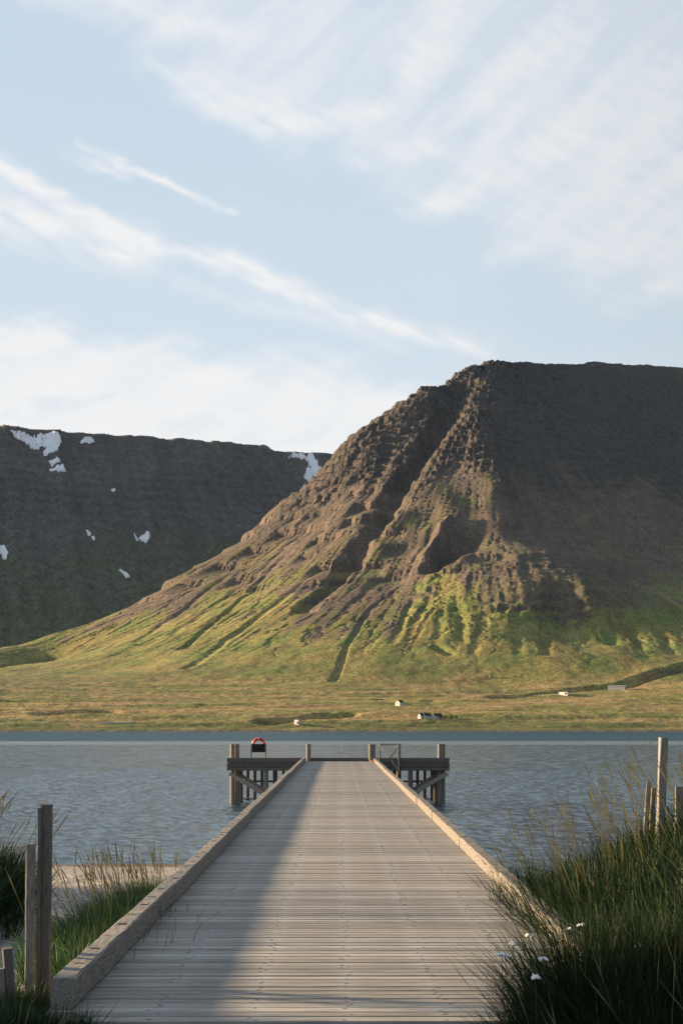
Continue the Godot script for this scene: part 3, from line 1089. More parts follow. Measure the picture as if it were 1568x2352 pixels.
func make_pier() -> void:
	var pier := thing("wooden_pier", "long weathered wooden pier with low side kerbs and a wide head over water", "pier", Vector3(0, 0, -8.0))
	var z0 := 8.0
	var shift := Vector3(0, 0, z0)    # parts are placed in scene coordinates less the pier's own place
	var variants := []
	for k in 14:
		variants.append(plank_mesh(rng.randf_range(0.106, 0.121), rng.randf_range(0.8, 1.06)))
	var d := 7.9
	var made := 0
	var rest := []
	var rest_at := []
	while d < 65.45:
		var w := rng.randf_range(0.127, 0.131)
		var mesh: ArrayMesh = variants[rng.randi_range(0, 13)]
		var p := Vector3(rng.randf_range(-0.012, 0.012), DECK + rng.randf_range(-0.004, 0.0015), -d) + shift
		if made < 300:
			var o := part(pier, "deck_plank", mesh, p)
			o.rotation = Vector3(rng.randf_range(-0.012, 0.012), rng.randf_range(-0.0012, 0.0012), rng.randf_range(-0.0006, 0.0006))
			if made % 2:
				o.rotation.y += PI
				o.position.x += LEFT + RIGHT
		else:
			rest.append(mesh)
			rest_at.append(p)
		made += 1
		d += w
	var st := SurfaceTool.new()
	for t in 5:
		st.begin(Mesh.PRIMITIVE_TRIANGLES)
		var any := false
		for i in rest.size():
			if rest[i].surface_get_material(0) == mats["deck%d" % t]:
				st.append_from(rest[i], 0, Transform3D(Basis(), rest_at[i]))
				any = true
		if any:
			var o := part(pier, "far_deck_planks", st.commit())
			o.mesh.surface_set_material(0, mats["deck%d" % t])
			o.set_meta("kind", "stuff")
	# planks of the head, either side of the roadway
	var head := PackedVector3Array()
	for side in [-1.0, 1.0]:
		var q := 62.15
		while q < 65.5:
			box_tris(head, Vector3(3.6, 0.05, 0.122), 0.005, Transform3D(Basis(), Vector3(side * 3.9, DECK - 0.03, -q) + shift))
			q += 0.13
	part(pier, "head_planks", solid(head, mats["wood_x"])).set_meta("kind", "stuff")
	var wz: Material = mats["wood_z"]
	for x in JOISTS:
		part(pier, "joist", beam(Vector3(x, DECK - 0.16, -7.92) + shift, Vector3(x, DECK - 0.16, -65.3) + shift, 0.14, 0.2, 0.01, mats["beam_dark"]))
		part(pier, "packed_dirt", beam(Vector3(x, DECK - 0.03, -7.95) + shift, Vector3(x, DECK - 0.03, -65.2) + shift, 0.2, 0.034, 0.0, mats["dirt"]))
	# kerbs: long timbers butted end to end
	for side in [-1.0, 1.0]:
		var q := 8.15 if side < 0.0 else 8.3
		var n := 0
		while q < 65.0:
			var l := rng.randf_range(4.6, 6.4)
			var e := minf(q + l, 65.15)
			if 65.15 - e < 2.0:
				e = 65.15
			var h := 0.205 if side < 0.0 else 0.175
			var hh := h + rng.randf_range(-0.008, 0.008)
			var x: float = LEFT - 0.082 if side < 0.0 else RIGHT + 0.078
			x += rng.randf_range(-0.012, 0.012)
			var tr := PackedVector3Array()
			var a := Vector3(x, DECK + hh / 2.0 + 0.003, -q) + shift
			var b := Vector3(x + rng.randf_range(-0.015, 0.015), DECK + hh / 2.0 + 0.003, -e + 0.008) + shift
			part(pier, "kerb_beam", timber(a, b, 0.16, hh, wz if side < 0.0 else mats["wood_pale"]))
			if side < 0.0:
				var s := q + 0.5
				while s < minf(e, 32.0):
					part(pier, "kerb_bolt", box(Vector3(0.075, 0.006, 0.016), 0.0, mats["iron"]), Vector3(a.x + rng.randf_range(-0.015, 0.015), DECK + hh + 0.004, -s + z0))
					s += 0.55 + rng.randf_range(-0.05, 0.05)
			q = e
			n += 1
	# front trestle edge of the deck
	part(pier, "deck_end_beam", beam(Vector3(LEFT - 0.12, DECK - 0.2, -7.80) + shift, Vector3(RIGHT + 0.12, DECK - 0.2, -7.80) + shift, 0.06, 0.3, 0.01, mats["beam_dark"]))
	var pd: Material = mats["pile_dark"]
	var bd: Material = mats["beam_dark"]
	# trestles under the roadway
	var q2 := 15.0
	while q2 < 61.0:
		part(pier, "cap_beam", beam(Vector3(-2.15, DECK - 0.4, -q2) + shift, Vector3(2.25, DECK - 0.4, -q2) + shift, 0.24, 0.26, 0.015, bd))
		for x in [-1.7, 0.05, 1.8]:
			part(pier, "pile", pole(Vector3(x, -2.6, -q2) + shift, Vector3(x, DECK - 0.52, -q2) + shift, 0.13, 0.12, pd))
		q2 += 5.6
	# the head: edge timbers
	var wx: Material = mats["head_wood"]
	for side in [-1.0, 1.0]:
		var xi: float = (LEFT - 0.19) if side < 0.0 else (RIGHT + 0.19)
		var xo: float = side * 5.75
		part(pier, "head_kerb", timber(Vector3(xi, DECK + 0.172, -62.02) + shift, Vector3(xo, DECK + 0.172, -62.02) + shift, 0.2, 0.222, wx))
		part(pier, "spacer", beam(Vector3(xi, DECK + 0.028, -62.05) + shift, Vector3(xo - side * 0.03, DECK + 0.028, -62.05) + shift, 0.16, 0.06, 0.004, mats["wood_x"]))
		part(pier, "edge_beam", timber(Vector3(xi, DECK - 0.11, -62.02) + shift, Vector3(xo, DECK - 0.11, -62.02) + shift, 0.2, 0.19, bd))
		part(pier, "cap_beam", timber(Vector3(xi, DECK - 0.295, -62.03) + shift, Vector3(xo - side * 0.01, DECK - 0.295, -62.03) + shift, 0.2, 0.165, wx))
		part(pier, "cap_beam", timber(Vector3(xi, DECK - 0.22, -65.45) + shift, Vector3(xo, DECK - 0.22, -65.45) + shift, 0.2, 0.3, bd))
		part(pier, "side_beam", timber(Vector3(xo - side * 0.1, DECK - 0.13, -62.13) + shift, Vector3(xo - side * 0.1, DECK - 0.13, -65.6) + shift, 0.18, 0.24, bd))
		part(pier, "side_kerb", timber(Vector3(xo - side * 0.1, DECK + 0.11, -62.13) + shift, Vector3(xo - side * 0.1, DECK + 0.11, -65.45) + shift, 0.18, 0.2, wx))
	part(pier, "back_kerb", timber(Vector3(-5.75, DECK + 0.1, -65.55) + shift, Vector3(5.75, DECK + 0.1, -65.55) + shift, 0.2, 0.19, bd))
	# piles of the head; the outer ones stand up above the deck
	var pale: Material = mats["pile"]
	var tall := DECK + 1.0
	for p in [[-5.49, 62.25, 0.125], [-5.26, 62.42, 0.12], [5.27, 62.25, 0.11], [5.45, 62.42, 0.11]]:
		part(pier, "mooring_post", pole(Vector3(p[0], -2.6, -p[1]) + shift, Vector3(p[0], tall, -p[1]) + shift, p[2] + 0.01, p[2], pale))
	for p in [[-1.625, 65.32, 0.13, 0.0], [1.765, 65.32, 0.11, 0.01], [1.93, 65.4, 0.1, 0.0]]:
		part(pier, "mooring_post", pole(Vector3(p[0], -2.6, -p[1]) + shift, Vector3(p[0], DECK + 0.945 - p[3], -p[1]) + shift, p[2], p[2], pale))
	for p in [[-3.73, 62.1], [3.72, 62.1], [-1.95, 62.1], [2.05, 62.1], [2.95, 63.0]]:
		part(pier, "pile", pole(Vector3(p[0], -2.6, -p[1]) + shift, Vector3(p[0], DECK - 0.38, -p[1]) + shift, 0.125, 0.115, pale if p[0] < 0.0 else mats["pile_brown"]))
	for p in [[-5.2, 63.8], [5.2, 63.8], [-5.36, 65.45], [-3.44, 65.4], [3.3, 65.4], [5.4, 65.4]]:
		part(pier, "pile", pole(Vector3(p[0], -2.6, -p[1]) + shift, Vector3(p[0], DECK - 0.38, -p[1]) + shift, 0.14, 0.13, pd))
	for x in [-4.95, -4.56, -4.17, -3.0, -2.5, 2.6, 4.0, 4.34, 4.74, 5.13]:
		part(pier, "fender_timber", beam(Vector3(x, -1.2, -65.72) + shift, Vector3(x, DECK + 0.05, -65.72) + shift, 0.165, 0.14, 0.01, pd))
	for side in [-1.0, 1.0]:
		part(pier, "waling", beam(Vector3(side * 2.2, 1.03, -65.6) + shift, Vector3(side * 5.4, 1.03, -65.6) + shift, 0.1, 0.11, 0.01, pd))
		part(pier, "waling", beam(Vector3(side * 2.2, 0.07, -65.6) + shift, Vector3(side * 5.4, 0.07, -65.6) + shift, 0.1, 0.07, 0.01, pd))
		part(pier, "brace", beam(Vector3(side * 5.64, 1.63, -61.85) + shift, Vector3(side * 3.55, 0.36, -61.85) + shift, 0.1, 0.2, 0.012, mats["brace"]))
		part(pier, "brace", beam(Vector3(side * 5.3, 1.62, -62.6) + shift, Vector3(side * 3.4, 0.42, -62.6) + shift, 0.1, 0.19, 0.012, mats["brace_dark"]))


func timber(a: Vector3, b: Vector3, w: float, h: float, m: Material) -> ArrayMesh:
	# a sawn timber with uneven, rubbed edges: cut into lengths whose corners wander a little
	var z := (b - a).normalized()
	var side := Vector3.UP.cross(z).normalized()
	var up := z.cross(side)
	var n := maxi(2, int(a.distance_to(b) / 0.28))
	var c := minf(w, h) * 0.09
	var rings := []
	for i in n + 1:
		var p := a.lerp(b, float(i) / n)
		var ring := []
		var hw := w / 2.0
		var hh := h / 2.0
		for q in [[-hw + c, -hh], [hw - c, -hh], [hw, -hh + c], [hw, hh - c], [hw - c, hh], [-hw + c, hh], [-hw, hh - c], [-hw, -hh + c]]:
			var jx := rng.randf_range(-0.005, 0.005)
			var jy := rng.randf_range(-0.005, 0.005) if q[1] > 0.0 else 0.0
			ring.append(p + side * (q[0] + jx) + up * (q[1] + jy))
		rings.append(ring)
	var t := PackedVector3Array()
	for i in n:
		for k in 8:
			var k2 := (k + 1) % 8
			var mid: Vector3 = (rings[i][k] + rings[i][k2]) / 2.0 - a.lerp(b, float(i) / n)
			face(t, [rings[i][k], rings[i][k2], rings[i + 1][k2], rings[i + 1][k]], mid)
	face(t, rings[0], -z)
	face(t, rings[n], z)
	return solid(t, m)


func tube(pts: PackedVector3Array, r: float, m: Material, sides := 8, closed := false) -> ArrayMesh:
	var v := PackedVector3Array()
	var nn := PackedVector3Array()
	var idx := PackedInt32Array()
	var n := pts.size()
	for i in n:
		var z := (pts[(i + 1) % n] - pts[(i - 1 + n) % n]) if closed else (pts[mini(i + 1, n - 1)] - pts[maxi(i - 1, 0)])
		z = z.normalized()
		var x := z.cross(Vector3(0.13, 0.31, 0.94)).normalized()
		var y := z.cross(x)
		for k in sides:
			var dir := x * cos(TAU * k / sides) + y * sin(TAU * k / sides)
			v.append(pts[i] + dir * r)
			nn.append(dir)
	for i in (n if closed else n - 1):
		for k in sides:
			var a := i * sides + k
			var b := i * sides + (k + 1) % sides
			var c := ((i + 1) % n) * sides + k
			var e := ((i + 1) % n) * sides + (k + 1) % sides
			idx.append_array(PackedInt32Array([a, c, b, b, c, e]))
	var arr := []
	arr.resize(Mesh.ARRAY_MAX)
	arr[Mesh.ARRAY_VERTEX] = v
	arr[Mesh.ARRAY_NORMAL] = nn
	arr[Mesh.ARRAY_INDEX] = idx
	var mesh := ArrayMesh.new()
	mesh.add_surface_from_arrays(Mesh.PRIMITIVE_TRIANGLES, arr)
	mesh.surface_set_material(0, m)
	return mesh


func arc(c: Vector3, r: float, a0: float, a1: float, n: int, flat := false) -> PackedVector3Array:
	var out := PackedVector3Array()
	for i in n:
		var a := lerpf(a0, a1, float(i) / (n if is_equal_approx(absf(a1 - a0), TAU) else n - 1))
		out.append(c + (Vector3(cos(a), 0, sin(a)) if flat else Vector3(cos(a), sin(a), 0)) * r)
	return out


func make_pier_fittings() -> void:
	# life buoy stand at the head's front edge
	var s := thing("lifebuoy_stand", "two-legged stand with a black board on the pier head", "stand", Vector3(-4.14, DECK, -62.35))
	for x in [-0.375, 0.375]:
		part(s, "leg", beam(Vector3(x, 0, 0), Vector3(x, 1.0, 0), 0.07, 0.06, 0.006, mats["wood_y"]))
	part(s, "board", box(Vector3(0.68, 0.43, 0.025), 0.004, mats["board"]), Vector3(0, 0.78, 0.035))
	part(s, "cross_bar", beam(Vector3(-0.34, 0.9, -0.03), Vector3(0.34, 0.9, -0.03), 0.03, 0.05, 0.004, mats["wood_x"]))
	var b := thing("lifebuoy", "orange-red lifebuoy with white bands hanging behind the black board", "lifebuoy", Vector3(-4.14, DECK + 0.97, -62.46))
	var ring := part(b, "ring", tube(arc(Vector3.ZERO, 0.285, 0, TAU, 40), 0.075, mats["buoy_red"], 14, true))
	for a in [0.14 * PI, 0.5 * PI, 0.86 * PI, 1.5 * PI]:
		part(ring, "white_band", tube(arc(Vector3.ZERO, 0.285, a - 0.06, a + 0.06, 4), 0.079, mats["buoy_white"], 14))
	part(b, "grab_line", tube(arc(Vector3.ZERO, 0.37, 0, TAU, 36), 0.005, mats["buoy_white"], 6, true))
	# braced frame on the right wing
	var g := thing("braced_frame", "grey timber frame with crossed braces at the pier head's right wing", "frame", Vector3(2.65, DECK, -62.3))
	var wy: Material = mats["wood_y"]
	part(g, "upright", beam(Vector3(-0.5, 0.0, 0), Vector3(-0.5, 1.0, 0), 0.085, 0.08, 0.008, wy))
	part(g, "upright", beam(Vector3(0.46, -0.55, 0.46), Vector3(0.46, 1.02, 0.46), 0.1, 0.08, 0.008, wy))
	part(g, "upright", beam(Vector3(0.56, 0.0, 0.1), Vector3(0.56, 1.02, 0.1), 0.07, 0.07, 0.008, mats["brace_dark"]))
	part(g, "top_rail", beam(Vector3(-0.54, 0.98, 0.06), Vector3(0.6, 0.98, 0.30), 0.05, 0.09, 0.006, wy))
	part(g, "bottom_rail", beam(Vector3(-0.5, 0.06, 0.07), Vector3(0.5, 0.06, 0.16), 0.04, 0.05, 0.006, wy))
	part(g, "brace", beam(Vector3(-0.5, 0.96, 0.12), Vector3(0.5, -0.42, 0.52), 0.05, 0.085, 0.006, mats["brace"]))
	part(g, "brace", beam(Vector3(0.46, 0.86, 0.1), Vector3(-0.12, 0.08, 0.02), 0.05, 0.08, 0.006, wy))
	# scrap of orange rope by the right post
	var rope := PackedVector3Array()
	for i in 26:
		var f := i / 25.0
		rope.append(Vector3(cos(f * 14.0) * 0.09 * (1.2 - f) + f * 0.1, 0.02 + 0.012 * f * 6.0, sin(f * 14.0) * 0.06))
	var ro := part(self, "rope_coil", tube(rope, 0.022, mats["rope"], 6), Vector3(1.78, DECK + 0.004, -64.2))
	tag(ro, "small coil of orange rope by the right kerb end", "rope")


func make_posts() -> void:
	var wy: Material = mats["post_wood"]
	var x1 := -2.235
	var o := thing("tall_fence_post", "tall square grey post left of the pier entrance", "post", Vector3(x1, shore(x1, 9.1), -9.1), "old fence posts on the dune")
	part(o, "shaft", timber(Vector3(0.0, -0.3, 0), Vector3(0.022, 3.466 - o.position.y, 0), 0.07, 0.08, wy))
	part(o, "strip", timber(Vector3(-0.037, -0.3, 0.045), Vector3(-0.018, 3.44 - o.position.y, 0.045), 0.02, 0.03, wy))
	var x2 := -2.26
	o = thing("short_fence_post", "shorter grey post touching the tall left post", "post", Vector3(x2 - 0.035, shore(x2, 8.95), -8.95), "old fence posts on the dune")
	part(o, "shaft", timber(Vector3(-0.015, -0.3, 0), Vector3(0.0, 3.18 - o.position.y, 0), 0.058, 0.06, mats["post_pale"]))
	var x3 := -2.27
	o = thing("leaning_stump", "broken leaning stump at the foot of the left posts", "post", Vector3(x3 - 0.1, shore(x3, 8.6), -8.6), "old fence posts on the dune")
	part(o, "shaft", timber(Vector3(0.06, -0.2, 0), Vector3(0.0, 2.47 - o.position.y, 0.02), 0.075, 0.07, mats["post_wood"]))
	part(o, "splinter", timber(Vector3(-0.0, -0.2, 0.06), Vector3(-0.035, 2.33 - o.position.y, 0.06), 0.045, 0.05, mats["post_pale"]))
	var base := 13.6
	o = thing("tall_fence_post", "tall square post rising from the grass on the right", "post", Vector3(3.66, shore(3.66, base), -base), "old fence posts on the dune")
	part(o, "shaft", timber(Vector3(-0.04, -0.3, 0), Vector3(0.03, 3.93 - o.position.y, 0), 0.095, 0.085, mats["post_pale"]))
	o = thing("split_post", "dark split post leaning on the tall right post", "post", Vector3(3.57, shore(3.57, 13.75), -13.75), "old fence posts on the dune")
	part(o, "shaft", timber(Vector3(-0.05, -0.3, 0), Vector3(0.04, 3.35 - o.position.y, 0.0), 0.08, 0.05, mats["post_dark"]))
	part(o, "splinter", timber(Vector3(-0.1, -0.3, -0.03), Vector3(-0.0, 3.42 - o.position.y, -0.03), 0.035, 0.05, mats["post_pale"]))
	o = thing("broad_post", "pale broad post at the right edge of the picture", "post", Vector3(3.88, shore(3.88, 13.6), -13.6), "old fence posts on the dune")
	part(o, "shaft", timber(Vector3(-0.01, -0.3, 0), Vector3(0.0, 3.375 - o.position.y, 0), 0.085, 0.09, mats["post_pale"]))
	part(o, "shaft", timber(Vector3(0.09, -0.3, 0.01), Vector3(0.1, 3.36 - o.position.y, 0.01), 0.085, 0.09, mats["post_wood"]))
	o = thing("low_stub", "low dark stub between the two right posts", "post", Vector3(3.72, shore(3.72, 13.2), -13.2), "old fence posts on the dune")
	part(o, "shaft", timber(Vector3(0.0, -0.3, 0), Vector3(0.03, 3.05 - o.position.y, 0), 0.14, 0.08, mats["post_wood"]))


# ---------------------------------------------------------------- farms on the far shore
func spot(x: float, d: float) -> Vector3:
	return Vector3(x, hill_height(x, d), -d)


func house(called: String, label: String, x: float, d: float, turn: float, w: float, l: float, eave: float, ridge: float, wall: Material, panes: Array) -> Node3D:
	# gable end towards local +z; panes: [x, y, width, height] on that gable
	var at := spot(x, d)
	var o := thing(called, label, "house", at, "buildings on the far shore")
	o.rotation.y = turn
	var t := PackedVector3Array()
	var hw := w / 2.0
	var g := -1.5
	face(t, [Vector3(-hw, g, 0), Vector3(hw, g, 0), Vector3(hw, eave, 0), Vector3(0, ridge, 0), Vector3(-hw, eave, 0)], Vector3(0, 0, 1))
	face(t, [Vector3(-hw, g, -l), Vector3(hw, g, -l), Vector3(hw, eave, -l), Vector3(0, ridge, -l), Vector3(-hw, eave, -l)], Vector3(0, 0, -1))
	for s in [-1.0, 1.0]:
		face(t, [Vector3(s * hw, g, 0), Vector3(s * hw, g, -l), Vector3(s * hw, eave, -l), Vector3(s * hw, eave, 0)], Vector3(s, 0, 0))
	part(o, "wall", solid(t, wall))
	for s in [-1.0, 1.0]:
		var r := PackedVector3Array()
		var slope := Vector3(s * hw, eave - ridge, 0)
		var off := Vector3(s * (ridge - eave), hw, 0).normalized() * 0.12
		var lip := slope * 1.08
		var a := Vector3(0, ridge, 0.2) + off
		var q := [a, a + lip, a + lip + Vector3(0, 0, -l - 0.4), a + Vector3(0, 0, -l - 0.4)]
		face(r, q, off)
		face(r, [q[0] - off, q[1] - off, q[2] - off, q[3] - off], -off)
		face(r, [q[0], q[1], q[1] - off, q[0] - off], Vector3(0, 0, 1))
		face(r, [q[1], q[2], q[2] - off, q[1] - off], slope)
		face(r, [q[3], q[2], q[2] - off, q[3] - off], Vector3(0, 0, -1))
		part(o, "roof", solid(r, mats["roof"]))
	for p in panes:
		var win := part(o, "window", box(Vector3(p[2], p[3], 0.12), 0.0, mats["glass"]), Vector3(p[0], p[1], 0.03))
		part(win, "window_frame", beam(Vector3(-p[2] / 2.0 - 0.1, p[3] / 2.0 + 0.06, 0.04), Vector3(p[2] / 2.0 + 0.1, p[3] / 2.0 + 0.06, 0.04), 0.14, 0.12, 0.0, mats["white_wall"]))
		part(win, "window_sill", beam(Vector3(-p[2] / 2.0 - 0.1, -p[3] / 2.0 - 0.06, 0.05), Vector3(p[2] / 2.0 + 0.1, -p[3] / 2.0 - 0.06, 0.05), 0.16, 0.12, 0.0, mats["white_wall"]))
	return o


func make_farms() -> void:
	# three gables in a row
	house("gabled_house", "white gable of the farmhouse row, leftmost", 60.0, 889.0, -0.85, 3.2, 7.0, 2.0, 4.1, mats["white_wall"], [[-0.6, 1.2, 0.5, 0.8], [0.6, 1.2, 0.5, 0.8]])
	house("gabled_house", "white gable of the farmhouse row, the middle one", 63.3, 889.6, -0.85, 3.2, 7.0, 2.0, 4.1, mats["white_wall"], [[0.0, 1.3, 0.6, 0.9]])
	house("gabled_house", "white gable of the farmhouse row, rightmost, beside dark bushes", 70.6, 890.0, -0.85, 3.2, 8.0, 2.0, 4.1, mats["white_wall"], [[0.0, 1.3, 0.6, 0.9]])
	house("small_house", "small white house standing alone above the farmhouse row", 47.5, 962.0, -0.8, 5.0, 5.0, 2.6, 4.7, mats["white_wall"], [[-1.1, 1.4, 0.7, 1.0], [1.1, 1.4, 0.7, 1.0], [0.0, 3.2, 0.6, 0.7]])
	var at := spot(-29.5, 872.0)
	var o := thing("boat_shed", "small white flat-roofed shed at the water's edge", "shed", at, "buildings on the far shore")
	o.rotation.y = -0.65
	part(o, "wall", box(Vector3(3.9, 4.0, 3.0), 0.03, mats["white_wall"]), Vector3(0, 1.0, 0))
	part(o, "roof", box(Vector3(4.2, 0.2, 3.3), 0.03, mats["white_wall"]), Vector3(0, 3.1, 0))
	part(o, "door", box(Vector3(1.1, 1.9, 0.1), 0.0, mats["glass"]), Vector3(1.1, 0.95, 1.51))
	at = spot(198.0, 1050.0)
	o = thing("long_shed", "low white shed beside the dark ravine", "shed", at, "buildings on the far shore")
	o.rotation.y = -0.7
	part(o, "wall", box(Vector3(8.4, 4.0, 4.5), 0.03, mats["white_wall"]), Vector3(0, 0.3, 0))
	part(o, "roof", box(Vector3(8.8, 0.3, 5.0), 0.05, mats["roof"]), Vector3(0, 2.45, 0))
	part(o, "door", box(Vector3(1.6, 1.8, 0.1), 0.0, mats["glass"]), Vector3(2.6, 0.9, 2.26))
	at = spot(251.0, 1078.0)
	o = thing("long_barn", "long grey barn above the white shed on the right", "barn", at, "buildings on the far shore")
	o.rotation.y = -0.45
	part(o, "wall", box(Vector3(15.5, 5.0, 7.0), 0.03, mats["grey_wall"]), Vector3(0, 0.2, 0))
	for s in [-1.0, 1.0]:
		var r := PackedVector3Array()
		box_tris(r, Vector3(16.2, 0.2, 4.0), 0.02, Transform3D(Basis(Vector3.RIGHT, s * 0.22), Vector3(0, 3.02, s * 1.9)))
		part(o, "roof", solid(r, mats["barn_roof"]))
	for k in 4:
		part(o, "skylight", box(Vector3(1.0, 0.06, 1.2), 0.0, mats["white_wall"]), Vector3(-5.0 + k * 2.6, 3.14, 1.9))
	at = spot(130.0, 1220.0)
	o = thing("hill_hut", "tiny grey hut alone on the green slope under the cliffs", "hut", spot(146.0, 1145.0), "buildings on the far shore")
	part(o, "wall", box(Vector3(2.6, 3.6, 2.4), 0.02, mats["grey_wall"]), Vector3(0, 0.4, 0))
	part(o, "roof", box(Vector3(3.0, 0.25, 2.8), 0.02, mats["roof"]), Vector3(0, 2.3, 0))
	# low pale wall on the left shore
	var wall := thing("stone_wall", "long low white wall on the left part of the far shore", "wall", spot(-163.0, 880.0))
	for k in 12:
		var x := -176.0 + k * 2.1
		var p := spot(x, 880.0) - wall.position
		part(wall, "wall_block", box(Vector3(2.0, 1.6, 0.6), 0.05, mats["white_wall"]), p + Vector3(0, 0.1, 0))
	# fence stakes left of the shed
	for k in 9:
		var x := 176.0 + k * 2.1 + rng.randf_range(-0.4, 0.4)
		var stake := part(self, numbered("fence_stake"), pole(Vector3(0, -0.4, 0), Vector3(0, 1.5, 0), 0.16, 0.14, mats["white_wall"], 6), spot(x, 1048.0))
		tag(stake, "pale fence stake in the row left of the low white shed", "stake", "fence stakes by the white shed")
	# bushes right of the farmhouses
	var list := [[76.0, 891.0, 3.4, 2.9], [80.0, 891.5, 3.2, 2.6], [84.0, 892.0, 2.6, 2.3], [88.0, 892.0, 2.2, 1.8]]
	for k in list.size():
		var b: Array = list[k]
		var bush := thing("bush", ["dark bush touching the rightmost farmhouse gable", "second dark bush right of the farmhouses", "third dark bush right of the farmhouses", "last and lowest dark bush right of the farmhouses"][k], "bush", spot(b[0], b[1]), "bushes by the farmhouses")
		part(bush, "trunk", pole(Vector3(0, -0.3, 0), Vector3(0.1, 1.2, 0), 0.12, 0.07, mats["post_dark"], 7))
		part(bush, "crown", leaves(b[2], b[3]))


func leaves(w: float, h: float) -> ArrayMesh:
	var t := PackedVector3Array()
	for i in 420:
		var p := Vector3(rng.randf_range(-1, 1), rng.randf_range(-1, 1), rng.randf_range(-1, 1))
		if p.length() > 1.0:
			continue
		p = p.normalized() * pow(p.length(), 0.5)
		p = Vector3(p.x * w * 0.62, (p.y * 0.5 + 0.55) * h, p.z * 1.4)
		var a := Vector3(rng.randf_range(-1, 1), rng.randf_range(-1, 1), rng.randf_range(-1, 1)).normalized()
		var b := a.cross(Vector3(rng.randf_range(-1, 1), 1, rng.randf_range(-1, 1))).normalized()
		var s := rng.randf_range(0.15, 0.32)
		face(t, [p - a * s, p + b * s * 0.6, p + a * s, p - b * s * 0.6], Vector3(a.y, 1, b.x))
	return solid(t, mats["leaf"])


# ---------------------------------------------------------------- grass
class Turf:
	var v := PackedVector3Array()
	var n := PackedVector3Array()
	var c := PackedColorArray()
	var i := PackedInt32Array()


func blade(t: Turf, at: Vector3, h: float, lean: Vector3, bend: float, w: float, col: Vector3, segs := 4) -> void:
	var side := lean.cross(Vector3.UP)
	if side.length() < 0.05:
		side = Vector3(1, 0, 0.3)
	var turn := rng.randf_range(-1.2, 1.2)
	side = side.normalized().rotated(Vector3.UP, turn)
	var first := t.v.size()
	var p := at
	var dir := (Vector3.UP + lean * 0.35).normalized()
	var fall := lean * bend
	for s in segs + 1:
		var f := float(s) / segs
		var nn := side.cross(dir).normalized()
		var ww := w * (1.0 - f * f) * (0.75 + 0.5 * f)
		if s == segs:
			t.v.append(p)
			t.n.append(nn)
			t.c.append(Color(col.x * 1.1, col.y * 1.05, col.z))
		else:
			t.v.append(p - side * ww)
			t.v.append(p + side * ww)
			t.n.append(nn)
			t.n.append(nn)
			t.c.append(Color(col.x, col.y, col.z))
			t.c.append(Color(col.x, col.y, col.z))
		p += dir * h / segs
		dir = (dir + fall / segs * (0.6 + f) + Vector3(0, -bend * 0.35 * f, 0) / segs).normalized()
	for s in segs:
		var a := first + 2 * s
		if s == segs - 1:
			t.i.append_array(PackedInt32Array([a, a + 2, a + 1]))
		else:
			t.i.append_array(PackedInt32Array([a, a + 2, a + 1, a + 1, a + 2, a + 3]))


func stalk(t: Turf, at: Vector3, h: float, lean: Vector3, bend: float, thick := 1.0) -> void:
	# a stiff stem with a long narrow ear
	var k := rng.randf_range(0.8, 1.2)
	var straw := Vector3(0.23, 0.21, 0.11) * k
	var p := at
	var dir := (Vector3.UP + lean * 0.5).normalized()
	var segs := 7
	var ear := rng.randf_range(0.16, 0.24)
	var pts := []
	for s in segs + 1:
		pts.append(p)
		p += dir * h / segs
		dir = (dir + lean * bend / segs).normalized()
	for e in 3:
		pts.append(p)
		p += dir * ear / 3.0
	pts.append(p)
	var n: int = pts.size()
	for cross in 2:
		var side := dir.cross(Vector3(0, 0, 1) if cross == 0 else Vector3(1, 0, 0)).normalized()
		var first := t.v.size()
		for s in n:
			var w := 0.0018
			if s > segs:
				w = [0.005, 0.0065, 0.002][s - segs - 1] if s - segs - 1 < 3 else 0.002
			w *= thick
			var q: Vector3 = pts[s]
			t.v.append(q - side * w)
			t.v.append(q + side * w)
			var nn := side.cross(dir).normalized()
			t.n.append(nn)
			t.n.append(nn)
			var col := straw if s > segs - 2 else straw.lerp(Vector3(0.13, 0.15, 0.05), 0.6)
			t.c.append(Color(col.x, col.y, col.z))
			t.c.append(Color(col.x, col.y, col.z))
		for s in n - 1:
			var a := first + 2 * s
			t.i.append_array(PackedInt32Array([a, a + 2, a + 1, a + 1, a + 2, a + 3]))


func turf_done(t: Turf, called: String, label: String, foot: Vector3) -> void:
	for k in t.v.size():
		t.v[k] -= foot
	var arr := []
	arr.resize(Mesh.ARRAY_MAX)
	arr[Mesh.ARRAY_VERTEX] = t.v
	arr[Mesh.ARRAY_NORMAL] = t.n
	arr[Mesh.ARRAY_COLOR] = t.c
	arr[Mesh.ARRAY_INDEX] = t.i
	var mesh := ArrayMesh.new()
	mesh.add_surface_from_arrays(Mesh.PRIMITIVE_TRIANGLES, arr)
	mesh.surface_set_material(0, mats["grass"])
	var o := part(self, numbered(called), mesh, foot)
	tag(o, label, "grass")
	o.set_meta("kind", "stuff")


var lush := 1.0


func green() -> Vector3:
	var r := rng.randf()
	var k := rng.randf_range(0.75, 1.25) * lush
	if r < 0.04:
		return Vector3(0.13, 0.12, 0.06) * k
	if r < 0.3:
		return Vector3(0.05, 0.088, 0.034) * k
	return Vector3(0.018, 0.046, 0.021) * k


